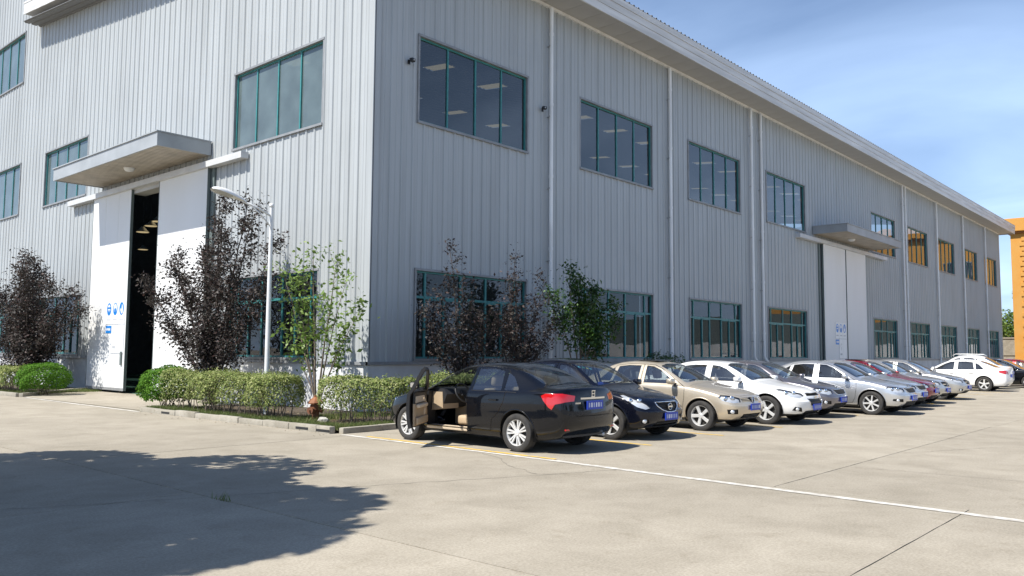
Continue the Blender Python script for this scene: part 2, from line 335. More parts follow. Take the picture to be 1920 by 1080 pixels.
    return g
GROUND = make_ground()

# ------------------------------------------------------------------ warehouse
WH = tag(empty('warehouse', (0, 0, 0)), 'long grey corrugated steel warehouse with teal windows and white downpipes', 'building')
def right(s, d, t): return (s, -d, t)
def left(s, d, t): return (-d, s, t)
def sheet(mb, s0, s1, t0, t1, openings, place, period=.4, h=.036, phase=0, rb=.05, rt=.026):
    """ribbed sheet between s0..s1 and t0(s)..t1(s) with rectangular openings left out."""
    pts = {round(s0, 4), round(s1, 4)}
    k = math.floor((s0 - phase) / period) - 1; knots = []
    while k * period + phase < s1 + period:
        c = k * period + phase + period / 2
        knots += [(c - rb, 0), (c - rt, h), (c + rt, h), (c + rb, 0)]
        knots += [(c + period / 2 - .03, 0), (c + period / 2 - .018, .009), (c + period / 2 + .018, .009), (c + period / 2 + .03, 0)]; k += 1
    ks = [a for a, _ in knots]; kd = [b for _, b in knots]
    for a in ks:
        if s0 < a < s1: pts.add(round(a, 4))
    for (a, b, c, d) in openings:
        for q in (a, b):
            if s0 < q < s1: pts.add(round(q, 4))
    pts = sorted(pts)
    for a, b in zip(pts[:-1], pts[1:]):
        if b - a < 1e-4: continue
        da, db = float(np.interp(a, ks, kd)), float(np.interp(b, ks, kd)); mid = (a + b) / 2
        cuts = sorted([(c, d) for (p, q, c, d) in openings if p < mid < q]); lo = None; segs = []
        prev = ('b', None)
        for (c, d) in cuts: segs.append((prev, ('v', c))); prev = ('v', d)
        segs.append((prev, ('t', None)))
        for (A, B) in segs:
            za = t0(a) if A[0] == 'b' else A[1]; zb = t0(b) if A[0] == 'b' else A[1]
            ya = t1(a) if B[0] == 't' else B[1]; yb = t1(b) if B[0] == 't' else B[1]
            if ya - za < 1e-3: continue
            mb.add([place(a, da, za), place(b, db, zb), place(b, db, yb), place(a, da, ya)], [(0, 1, 2, 3)])
    return mb
def sbox(mb, place, s0, s1, d0, d1, t0, t1):
    a = place(s0, d0, t0); b = place(s1, d1, t1); return mb.box(a[0], b[0], a[1], b[1], a[2], b[2])

BAY = 7.5; LEN = 75.4; EAVE = 13.3; YT = 24.93
Z1B, Z1T, Z0B, Z0T, RAIL = 8.03, 10.47, 1.42, 3.86, 1.32
UP_R = [(1.58 + BAY * k, 6.24 + BAY * k) for k in range(10) if k != 4]
UP_L = [(2.25, 7.02), (18.64, 23.38), (26.6, 31.35)]
def verge(y): return 14.5 + .108 * y if y < YT else 22.0
op_r = [(a, b, Z1B, Z1T) for a, b in UP_R] + [(a, b, Z0B, Z0T) for a, b in UP_R] + [(31.0, 37.2, -1, 7.5)]
op_l = [(a, b, Z1B, Z1T) for a, b in UP_L] + [(a, b, Z0B, Z0T) for a, b in UP_L] + [(26.85, 31.6, 14.55, 17.05), (8.4, 17.2, -1, 7.6)]
PW = 1.0
EAVE_F = lambda s: EAVE
VERGE_F = lambda s: 14.5 + .108 * s
def panels(a, b, top, ops, place):
    """one panel per sheet; where a window row crosses it, the strips below, between and above are separate sheets."""
    hit = [o for o in ops if o[0] < b and o[1] > a]
    for lo, hi in ((RAIL, 3.0), (3.0, 9.0), (9.0, 16.0), (16.0, 99)):
        if not hit and lo > RAIL: continue
        t0 = (lambda s, lo=lo: lo) if hit else (lambda s: RAIL)
        t1 = (lambda s, hi=hi: min(hi, top(s))) if hit else top
        if t1(a) - t0(a) < .02: continue
        lo_ = t0(a); hi_ = t1(a)
        band = [(p, q, max(c, lo_), min(d, 99 if hi > 90 else hi)) for (p, q, c, d) in hit if c < hi and d > lo_]
        m_ = sheet(MB(), a, b, t0, t1, band, place)
        if m_.v: m_.build('cladding_panel', M['cladding'], WH, fix=False)
for i in range(46):
    a = .22 if i == 0 else i * PW
    panels(a, (i + 1) * PW, EAVE_F, op_r, right)
sheet(MB(), 46, LEN - .2, lambda s: RAIL, lambda s: EAVE, op_r, right).build('far_cladding', M['cladding'], WH, fix=False)
for i in range(40):
    a = .22 if i == 0 else i * PW; b = (i + 1) * PW
    if a < YT < b:
        panels(a, YT, VERGE_F, op_l, left); a = YT
    panels(a, b, (lambda s: 22.0) if a >= YT else VERGE_F, op_l, left)
# corner flashings
mb = MB(); sbox(mb, right, .0, .24, -.02, .028, RAIL, EAVE); mb.build('corner_flashing', M['cladding'], WH)
mb = MB(); sbox(mb, left, -.028, .24, -.02, .030, RAIL, 14.4); mb.build('corner_flashing', M['cladding'], WH)
mb = MB(); sbox(mb, right, LEN - .24, LEN, -.02, .03, 0, EAVE); mb.build('corner_flashing', M['cladding'], WH)
# plinth and drip rail
mb = MB()
for a, b in ((0.0, 31.0), (37.2, LEN)): sbox(mb, right, a, b, -.2, .012, -.05, RAIL)
mb.build('plinth', M['plinth'], WH)
mb = MB()
for a, b in ((-.006, 8.3), (17.3, 40)): sbox(mb, left, a, b, -.2, .014, -.05, RAIL - .002)
mb.build('plinth', M['plinth'], WH)
for a, b in ((-.07, 2.6), (2.63, 8.8), (8.83, 15.2), (15.23, 30.2), (37.9, LEN)):
    mb = MB(); dz = rnd.uniform(-.012, .012); sbox(mb, right, a, b, -.02, .075, RAIL - .05 + dz, RAIL + .035 + dz); mb.build('drip_rail', M['flashing'], WH)
for a, b in ((-.07, 3.1), (3.12, 8.2), (17.5, 40)):
    mb = MB(); sbox(mb, left, a, b, -.02, .07, RAIL - .053, RAIL + .03); mb.build('drip_rail', M['flashing'], WH)
# back walls, inner floor
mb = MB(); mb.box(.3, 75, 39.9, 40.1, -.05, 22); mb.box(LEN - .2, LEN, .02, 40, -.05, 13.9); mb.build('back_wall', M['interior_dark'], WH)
mb = MB(); mb.box(.12, LEN - .25, .12, 39.8, -.03, .02); mb.build('inner_floor', M['interior_floor'], WH)
mb = MB(); mb.box(.3, 75, YT, YT + .15, 17.2, 22); mb.build('upper_wall', M['cladding'], WH)
# roof: ribbed sheet with rooflights
def roofz(y): return 13.95 + .108 * (y + 1.2) + .02
holes = []
for i in range(20):
    for (y0, y1) in ((3.5, 6.2), (10.0, 12.7), (16.5, 19.2)):
        x0 = 1.6 + i * 3.75; holes.append((x0, x0 + .8, y0 + .8, y1 - .3))
rp_ = lambda s, d, t: (s, t, roofz(t) + d)
sheet(MB(), -.80, LEN + 1.0, lambda s: -1.24, lambda s: YT, holes, rp_, period=.3, h=.05, rb=.06, rt=.035).build('roof', M['roof_under'], WH, fix=False)
for (x0, x1, y0, y1) in holes:
    MB().add([(x0 - .05, y0 - .05, roofz(y0) + .06), (x1 + .05, y0 - .05, roofz(y0) + .06), (x1 + .05, y1 + .05, roofz(y1) + .06), (x0 - .05, y1 + .05, roofz(y1) + .06)], [(0, 1, 2, 3)]).build('rooflight', M['rooflight'], WH, fix=False)
MB().box(-.6, 75, YT - .1, 41, 22.0, 22.3).build('upper_roof', M['roof_under'], WH)
# eave: fascia boards, soffit panels, wall-head trim
for k, (z0, z1, d) in enumerate(((13.18, 13.46, 1.20), (13.47, 13.72, 1.215), (13.73, 13.96, 1.235))):
    mb = MB(); sbox(mb, right, -.74, LEN + 1.0, d - .05, d, z0, z1); mb.build('fascia_board', M['fascia'], WH)
sm = MB().box(0, .985, -1.16, -.02, 13.235, 13.26).mesh('soffit_panel', M['soffit'])
for i in range(-1, 76): link('soffit_panel', sm, WH, (i + .0, 0, 0))
mb = MB(); sbox(mb, right, -.05, LEN, .0, .085, 13.13, 13.225); mb.build('wall_head_trim', M['pipe_white'], WH)
mb = MB(); mb.box(LEN + .9, LEN + 1.0, -1.2, YT, 13.2, 13.95); mb.build('end_fascia', M['fascia'], WH)
# verge overhang on the gable
def yz(u, v, d): return (d, u, v)
poly = [(-1.2, 14.37), (YT - .02, verge(YT - .02)), (YT - .02, verge(YT - .02) + .42), (-1.2, 14.79)]
MB().prism(poly, yz, -.74, .02).build('verge_box', M['soffit'], WH)
poly = [(-1.22, 14.34), (YT - .02, verge(YT - .02) - .03), (YT - .02, verge(YT - .02) + .47), (-1.22, 14.84)]
MB().prism(poly, yz, -.78, -.745).build('verge_fascia', M['fascia'], WH)
MB().prism([(-1.22, 14.84), (YT - .02, verge(YT - .02) + .472), (YT - .02, verge(YT - .02) + .56), (-1.22, 14.93)], yz, -.80, 0).build('verge_cap', M['fascia'], WH)

def window(place, s0, s1, t0, t1, kind, glass):
    """recessed frame with flashing; panes and mullions are its children."""
    f = MB(); e = .0
    sbox(f, place, s0 - .05, s1 + .05, -.14, .055, t1 - .005, t1 + .06)          # head flashing
    sbox(f, place, s0 - .05, s1 + .05, -.14, .075, t0 - .055, t0 + .012)         # sill
    sbox(f, place, s0 - .05, s0 + .012, -.14, .042, t0 + .012, t1 - .005)
    sbox(f, place, s1 - .012, s1 + .05, -.14, .042, t0 + .012, t1 - .005)
    win = f.build('window', M['flashing'], WH)
    a0, a1, z0, z1 = s0 + .013, s1 - .013, t0 + .013, t1 - .006
    fr = MB(); w = .05; D0, D1 = -.11, -.04
    sbox(fr, place, a0, a0 + w, D0, D1, z0, z1); sbox(fr, place, a1 - w, a1, D0, D1, z0, z1)
    sbox(fr, place, a0 + w, a1 - w, D0, D1, z1 - w, z1); sbox(fr, place, a0 + w, a1 - w, D0, D1, z0, z0 + w)
    fr.build('frame', M['teal'], win)
    W = a1 - a0
    def bar(name, sa, sb, za, zb, dd=0): m_ = MB(); sbox(m_, place, sa, sb, D0 + .004, D1 - .003 + dd, za, zb); m_.build(name, M['teal'], win)
    def pane(sa, sb, za, zb, off=0):
        m_ = MB(); o4 = [-.078 + off + rnd.uniform(-.006, .006) for _ in range(3)]; o4.append(o4[0] + o4[2] - o4[1]); m_.add([place(sa, o4[0], za), place(sb, o4[1], za), place(sb, o4[2], zb), place(sa, o4[3], zb)], [(0, 1, 2, 3) if place is right else (3, 2, 1, 0)]); m_.build('pane', glass, win, fix=False)
    if kind == 'upper':
        xs = [a0 + W * q for q in (.25, .5, .75)]
        for x in xs: bar('mullion', x - .028, x + .028, z0 + w, z1 - w)
        ed = [a0 + w] + xs + [a1 - w]
        for p, q in zip(ed[:-1], ed[1:]): pane(p, q, z0 + w, z1 - w, rnd.uniform(-.004, .004))
    else:
        zt = z0 + (z1 - z0) * .70
        full = [a0 + W * q for q in (.085, .385, .615, .90)]; lower = [a0 + W * q for q in (.24, .765)]
        for x in full: bar('mullion', x - .034, x + .034, z0 + w, z1 - w)
        bar('transom', a0 + w, a1 - w, zt - .035, zt + .035, .006)
        for x in lower: bar('sash_stile', x - .03, x + .03, z0 + w, zt - .035, .012)
        ed = [a0 + w] + full + [a1 - w]
        for p, q in zip(ed[:-1], ed[1:]): pane(p, q, zt, z1 - w, rnd.uniform(-.004, .004))
        ed = sorted(ed + lower)
        for p, q in zip(ed[:-1], ed[1:]): pane(p, q, z0 + w, zt, rnd.uniform(-.006, .006))
        for x in (full[0], full[1], full[2], full[3]):
            bar('sash_rail', x + .034 if x in (full[0], full[2]) else x - .6, (x + .6) if x in (full[0], full[2]) else x - .034, zt - .075, zt - .036, .012) if W > 3 else None
    return win
for a, b in UP_R: window(right, a, b, Z1B, Z1T, 'upper', M['glass_upper']); window(right, a, b, Z0B, Z0T, 'lower', M['glass_lower'])
for a, b in UP_L: window(left, a, b, Z1B, Z1T, 'upper', M['glass_lit']); window(left, a, b, Z0B, Z0T, 'lower', M['glass_lower'])
window(left, 26.85, 31.6, 14.55, 17.05, 'upper', M['glass_lit'])

# downpipes with clamps
def downpipe(x, z0=.25, foot=0):
    P = [(x, -.16, 13.1)]
    if foot: P += [(x, -.16, 1.55), (x + .05, -.18, 1.40), (x + .22, -.24, 1.25), (x + .25, -.25, .2)]
    else: P += [(x, -.16, 8), (x, -.16, z0)]
    o = MB().tube(P, .066, 12).build('downpipe', M['pipe_white'], WH, 'auto')
    z = 12.2
    while z > 1.6:
        MB().lathe([(.077, -.05), (.077, .05)], 12, 'z', (x, -.16, z)).build('coupling', M['pipe_white'], o, True)
        c = MB(); c.box(x - .1, x + .1, -.165, -.155, z - .42, z - .38); c.box(x - .012, x + .012, -.15, 0, z - .415, z - .385); c.build('clamp', M['clamp_steel'], o); z -= 2.4
for x, ft in ((7.3, 0), (14.9, 0), (22.2, 1), (23.25, 1), (45.1, 0), (45.75, 0), (53.4, 0), (61.2, 0), (69.0, 0)): downpipe(x, foot=ft)

# sliding doors, rails, canopies
def door(place, leaves, rail, canopy, light_at, edge):
    for (a, b, cuts, hd) in leaves:
        core = MB(); sbox(core, place, a + .012, b - .012, .105, .155, .13, 7.58); lf = core.build('sliding_door', M['door_edge'], WH)
        ed = [a] + cuts + [b]
        for p, q in zip(ed[:-1], ed[1:]):
            m_ = MB(); x0 = place(p + .004, .156, .12); x1 = place(q - .004, .182, 7.6); m_.bbox(min(x0[0], x1[0]), max(x0[0], x1[0]), min(x0[1], x1[1]), max(x0[1], x1[1]), .12, 7.6, .004); m_.build('door_panel', M['door_white'], lf)
        for q in (a, b):
            m_ = MB(); s_ = -.02 if q == a else .0; sbox(m_, place, q + s_, q + s_ + .02, .09, .19, .1, 7.6); m_.build('door_stile', M['door_edge'], lf)
        m_ = MB(); sbox(m_, place, a, b, .16, .19, .1, .2); m_.build('bottom_rail', M['flashing'], lf)
        for q in (a + .4, b - .4):
            MB().lathe([(.0, -.02), (.06, -.02), (.06, .02), (0, .02)], 12, 'x' if place is left else 'y', place(q, .13, .075)).build('roller', M['black_metal'], lf)
        if hd is not None:
            m_ = MB(); sbox(m_, place, hd - .06, hd + .06, .182, .23, 1.05, 1.55); m_.build('handle', M['door_edge'], lf)
    m_ = MB(); sbox(m_, place, rail[0], rail[1], .036, .30, 7.60, 7.80); m_.build('door_rail_cover', M['flashing_pale'], WH)
    # canopy with its own fascia, lip, ribbed soffit and lamp
    a, b, dep, z0, z1 = canopy
    cp = MB()
    sbox(cp, place, a, b, dep - .05, dep, z0, z1 - .06); sbox(cp, place, a, a + .05, .04, dep - .05, z0, z1 - .06); sbox(cp, place, b - .05, b, .04, dep - .05, z0, z1 - .06)
    sbox(cp, place, a + .05, b - .05, .04, dep - .05, z1 - .16, z1 - .10)
    can = cp.build('canopy', M['canopy_grey'], WH)
    m_ = MB(); sbox(m_, place, a - .03, b + .03, .04, dep + .04, z1 - .058, z1 - .02); m_.build('canopy_lip', M['canopy_grey'], can)
    m_ = MB(); s = a + .06
    while s < b - .25: sbox(m_, place, s, s + .14, .04, dep - .055, z0 + .012, z0 + .05); s += .2
    sbox(m_, place, a + .05, b - .05, .04, dep - .05, z0 + .052, z0 + .06); m_.build('soffit_boards', M['soffit_tan'], can)
    c = place((a + b) / 2 + light_at, dep * .5, z0 - .05)
    MB().lathe([(0, -.06), (.12, -.05), (.17, 0), (.19, .05), (.19, .08)], 20, 'z', c).build('canopy_lamp', M['lamp_grey'], can, True)
    # dark jamb posts at the sides of the opening
    for q in edge:
        m_ = MB(); sbox(m_, place, q - .1, q + .1, -.05, .075, 0, 7.6); m_.build('door_jamb', M['door_edge'], WH)
door(left, [(13.95, 17.35, [15.0, 16.15], 14.2), (8.29, 11.69, [], None)], (6.06, 19.8), (8.4, 17.0, 1.86, 8.06, 8.56), -.2, (8.16,))
door(right, [(30.75, 34.05, [], None), (34.18, 37.45, [], None)], (27.4, 41.2), (29.7, 38.7, 1.86, 8.02, 8.48), -1.2, (30.5,))
MB().box(-.09, .4, 11.5, 14.1, 7.45, 7.6).build('lintel', M['soffit'], WH)

# things seen inside the doorway
cb_ = tag(empty('machine_cabinet', (2.9, 16.2, .02)), 'dark purple cabinet with yellow stripe inside the open sliding door', 'cabinet')
MB().bbox(-.6, .6, -.9, .9, 0, 1.85, .02).build('body', M['purple'], cb_); MB().box(-.615, -.601, -.9, .9, .82, .92).build('stripe', M['stripe_yellow'], cb_)
for k in range(3): MB().box(-.62, -.603, .2 - k * .35, .45 - k * .35, 1.55, 1.75).build('panel_window', M['sign_white'], cb_)

em, nt_, b_ = new_mat('lamp_glow'); b_.inputs['Emission Color'].default_value = (1, .78, .42, 1); b_.inputs['Emission Strength'].default_value = .32
for k, (x, y, z) in enumerate(((5.1, 24.7, 7.57), (5.42, 24.5, 7.9), (5.7, 24.34, 8.15), (10.0, 35.5, 8.0))):
    hl = tag(empty('high_bay_lamp', (x, y, z)), ['lowest', 'second', 'highest', 'farthest'][k] + ' glowing ceiling lamp inside the open doorway', 'lamp', 'ceiling lamps inside the doorway')
    MB().lathe([(.06, .3), (.1, .25), (.32, .02)], 16).build('shade', M['galv'], hl, True); MB().lathe([(.001, .0), (.30, .01)], 16).build('glow_disc', M['lamp_glow'], hl); MB().tube([(0, 0, .3), (0, 0, 5)], .012, 5).build('hanger', M['black_metal'], hl)
# orange building beyond the car park
OB = tag(empty('orange_building', (88, 1.28, 0)), 'ochre orange rendered building with flat cornice at the right edge', 'building')
MB().box(0, 15, -34, 0, -.05, 14.75).build('wall', M['orange_wall'], OB)
MB().box(-.3, 15.2, -34.2, .3, 14.75, 14.95).build('cornice_dark_band', M['orange_dark'], OB)  # darker orange band below the cornice
MB().bbox(-.55, 15.4, -34.4, .55, 14.95, 16.35, .05).build('cornice', M['orange_wall'], OB)
bl = MB().bbox(-.1, .02, -1.3, -.0, 0, .42, .02).mesh('quoin_block', M['orange_wall'])
for k in range(26): link('quoin_block', bl, OB, (0, -1.0 + (.0 if k % 2 else .18), .4 + k * .54))
for k in range(5):
    o = MB().box(-.05, .05, -9 - k * 5, -6.2 - k * 5, 9.0, 12.0).build('window', M['flashing'], OB)
    MB().box(-.06, -.051, -8.9 - k * 5, -6.3 - k * 5, 9.1, 11.9).build('pane', M['glass_upper'], o)
# boundary walls, far wire, and unseen walls added for reflections
BW = MB().box(95, 95.3, -5, 30, -.05, 3.6); BW.box(94.9, 95.4, -5, 30, 3.6, 3.75); BW.box(94.9, 95.0, -5, 30, 1.7, 1.85)
tag(BW.build('boundary_wall', M['kerb_concrete']), 'pale concrete boundary wall seen past the far end of the warehouse', 'wall')
BW2 = MB().box(-40, 50, -52, -51.7, -.05, 2.6)
tag(BW2.build('yard_wall', M['plinth']), 'low pale yard wall across the car park, mirrored in the windows', 'wall')
for (x, y0, y1, h, lab) in ((60, -34, -6.6, 5.4, 'unseen pale and dark wall added right of the parked cars to shape window reflections'), (84, -34, -1.4, 5.6, 'unseen pale and dark wall added to hide the ochre building in lower window reflections')):  # unseen walls added to keep the ochre building out of lower window reflections
    wl_ = tag(empty('reflection_wall', (x, y1, 0)), lab, 'wall'); MB().box(0, .3, y0 - y1, 0, -.05, h * .5).build('lower_wall', M['plinth'], wl_); MB().box(.05, .25, y0 - y1, 0, h * .5, h).build('upper_screen', M['door_edge'], wl_)
# ------------------------------------------------------------------ vegetation
def leaf_mesh(P, Nrm, size, name, mat, rg, aspect=.55, fold=.25):
    """P: n x 3 leaf centres; one folded 4-sided leaf each."""
    n = len(P); P = np.asarray(P, float)
    nr = np.asarray(Nrm, float) + rg.normal(0, .55, (n, 3)); nr /= np.linalg.norm(nr, axis=1, keepdims=True) + 1e-9
    t = rg.normal(0, 1, (n, 3)); t -= (t * nr).sum(1, keepdims=True) * nr; t /= np.linalg.norm(t, axis=1, keepdims=True) + 1e-9
    b = np.cross(nr, t); s = (size * rg.uniform(.45, 1.45, n))[:, None]
    V = np.empty((n, 4, 3)); V[:, 0] = P - t * s * .5; V[:, 2] = P + t * s * .5
    V[:, 1] = P + b * s * aspect * .5 + nr * s * fold * .3 + t * s * .05; V[:, 3] = P - b * s * aspect * .5 + nr * s * fold * .3 + t * s * .05
    me = bpy.data.meshes.new(name); me.vertices.add(4 * n); me.vertices.foreach_set('co', V.reshape(-1)); me.loops.add(4 * n); me.loops.foreach_set('vertex_index', np.arange(4 * n, dtype=np.int32))
    me.polygons.add(n); me.polygons.foreach_set('loop_start', np.arange(0, 4 * n, 4, dtype=np.int32)); me.polygons.foreach_set('loop_total', np.full(n, 4, dtype=np.int32)); me.materials.append(mat); me.update(); me.validate()
    return me
def grow_tree(name, label, base, stems, leafm, barkm, seed, leaf=.06, per=16, spread=.16, rad=.045, twigs=(7, 11), twig_len=(.5, 1.1), sub=4, group=None, droop=0., lstart=.25, cat='tree'):
    """stems: list of (tip offset xyz from base, bow); side twigs and sub-twigs carry leaf clusters."""
    g = np.random.default_rng(seed); r2 = random.Random(seed)
    root = tag(empty(name, base), label, cat, group); tr = MB(); LP, LN = [], []
    def cluster(p, d, k, sp):
        q = np.array(p) + g.normal(0, sp, (k, 3)); LP.append(q); LN.append(np.tile(np.array([d.x * .3, d.y * .3, .7]), (k, 1)))
    for (tip, bow, r0) in stems:
        T = Vector(tip); n = 9; pts = []; off = Vector((r2.uniform(-.06, .06), r2.uniform(-.06, .06), 0))
        for i in range(n + 1):
            f = i / n; p = off * (1 - f) + Vector((T.x * f ** (1 + bow), T.y * f ** (1 + bow), T.z * f)); p += Vector((r2.uniform(-1, 1), r2.uniform(-1, 1), 0)) * .03 * T.length * .25 * f
            pts.append(p)
        tr.tube(pts, [r0 * (1 - .82 * i / n) for i in range(n + 1)], 7)
        nt_ = r2.randint(*twigs)
        for k in range(nt_):
            f = lstart + (1 - lstart) * (k + r2.random()) / nt_; i = min(n - 1, int(f * n)); p = pts[i].lerp(pts[i + 1], f * n - i)
            ax = (pts[i + 1] - pts[i]).normalized(); an = r2.uniform(0, 6.283); q = Vector((math.cos(an), math.sin(an), r2.uniform(-.1, .5))); d = (ax * r2.uniform(.5, 1.1) + q * .9).normalized()
            L = r2.uniform(*twig_len) * (1.15 - .65 * f); tp = [p, p + d * L * .5 + Vector((0, 0, .04)), p + d * L + Vector((0, 0, .12 - droop * L))]
            tr.tube(tp, [r0 * .32 * (1 - .5 * f), r0 * .2 * (1 - .5 * f), .003], 5, False)
            for s_ in range(sub):
                ff = .3 + .7 * (s_ + 1) / sub; c = tp[0].lerp(tp[1], ff * 2) if ff < .5 else tp[1].lerp(tp[2], ff * 2 - 1)
                cluster(c, d, per, spread * r2.uniform(.6, 1.2))
        for f in np.linspace(max(lstart, .45), 1, 6):
            i = min(n - 1, int(f * n)); cluster(pts[i].lerp(pts[i + 1], f * n - i), Vector((0, 0, 1)), per // 2, spread * .6)
    tr.build('trunk', barkm, root, True, fix=False)
    P = np.concatenate(LP); Nn = np.concatenate(LN); keep = P[:, 2] > .15; link('crown', leaf_mesh(P[keep], Nn[keep], leaf, 'crown', leafm, g), root)
    return root
def fan(n, h, spy, spx, seed, lean=(0, 0), r=.04):
    r2 = random.Random(seed); out = []
    for i in range(n):
        f = (i + .5) / n * 2 - 1; f += r2.uniform(-.12, .12)
        out.append(((r2.uniform(-1, 1) * spx + lean[0], f * spy + lean[1], h * (1 - .30 * abs(f) ** 1.6) * r2.uniform(.84, 1.02)), r2.uniform(-.05, .35), r * r2.uniform(.7, 1.2)))
    return out
# purple-leaved plum trees by the doorway wall
grow_tree('plum_tree', 'large dark purple leaved tree spreading in front of the open doorway', (-1.55, 4.95, .1),
          [((-.1, 3.9, 3.5), .1, .045), ((.2, 3.1, 4.3), .15, .05), ((-.2, 2.3, 4.2), .1, .05), ((.4, 1.6, 4.55), .2, .045), ((0, .7, 4.4), .2, .05), ((.2, .15, 5.35), .1, .055), ((-.3, -.5, 5.75), .2, .05),
           ((.3, -1.0, 5.6), .25, .05), ((0, -1.8, 5.2), .2, .045), ((.2, -2.7, 4.35), .25, .045), ((-.2, -1.6, 3.9), .3, .04), ((-.5, 2.7, 3.0), .2, .035), ((-.4, 1.2, 3.3), .2, .035), ((.1, -2.2, 3.0), .3, .03)],
          M['leaf_purple'], M['bark_dark'], 3, .088, 36, .15, twigs=(9, 13), twig_len=(.45, .95), lstart=.16)
grow_tree('plum_tree', 'dark purple leaved tree at the far left behind the round bush', (-1.7, 19.3, .1),
          fan(12, 5.1, 3.7, .7, 8, r=.05) + fan(5, 3.6, 3.2, .6, 9), M['leaf_purple'], M['bark_dark'], 5, .10, 38, .19, twigs=(9, 12), lstart=.15)
grow_tree('plum_tree', 'dark purple shrub tree rising behind the open car door', (1.6, -1.9, .1),
          [((-1.35, .1, 2.5), .1, .03), ((-.85, 0, 3.0), .2, .035), ((-.35, .2, 4.1), .15, .035), ((-.2, -.1, 3.2), .1, .03), ((.2, -.1, 2.7), .1, .035), ((.8, .1, 2.5), .2, .03), ((-.9, -.2, 1.9), .2, .03), ((.3, -.3, 2.1), .2, .03), ((1.2, .0, 2.2), .2, .03)],
          M['leaf_purple'], M['bark_dark'], 6, .080, 16, .13, twigs=(8, 11), twig_len=(.3, .65), lstart=.15)
grow_tree('plum_tree', 'dark purple shrub tree in front of the first downpipe', (3.7, -1.9, .1),
          [((-.9, .1, 2.6), .1, .03), ((-.15, 0, 4.15), .1, .035), ((-.3, .1, 3.5), .1, .03), ((.0, .2, 3.0), .15, .035), ((.7, -.1, 3.0), .1, .035), ((1.3, .1, 3.6), .2, .03), ((-.5, -.2, 2.0), .2, .03), ((1.0, -.3, 2.2), .2, .03), ((1.7, 0, 2.5), .15, .03), ((.4, 0, 2.3), .15, .03)],
          M['leaf_purple'], M['bark_dark'], 7, .080, 16, .13, twigs=(8, 11), twig_len=(.3, .7), lstart=.15)
grow_tree('citrus_tree', 'glossy dark green leafy tree between the first two downpipes', (6.7, -1.9, .1),
          [((-1.2, .1, 3.2), .1, .03), ((-.7, 0, 3.75), .1, .035), ((-.1, .1, 3.8), .1, .035), ((.4, -.1, 3.5), .2, .03), ((1.0, .1, 2.9), .3, .03), ((1.75, 0, 2.9), .2, .025), ((.7, -.2, 2.3), .2, .03), ((.0, -.2, 2.8), .2, .03)],
          M['leaf_dark'], M['bark'], 8, .115, 19, .15, twigs=(7, 9), twig_len=(.3, .7), lstart=.5)
grow_tree('young_tree', 'slender young tree with fresh green leaves beside the lamp post', (-1.5, .1, .1),
          [((.0, .25, 4.05), .1, .035), ((.1, .9, 3.7), .15, .03), ((-.1, 1.5, 3.65), .2, .026), ((.1, -.6, 3.8), .2, .03), ((-.1, -1.2, 3.2), .25, .026), ((.2, -1.5, 2.6), .3, .022), ((-.2, .6, 2.9), .2, .022), ((0, 1.2, 1.9), .2, .02), ((.1, -.9, 1.9), .2, .02)],
          M['leaf_green'], M['bark'], 12, .125, 8, .14, twigs=(5, 8), twig_len=(.35, .75), sub=3, lstart=.42)

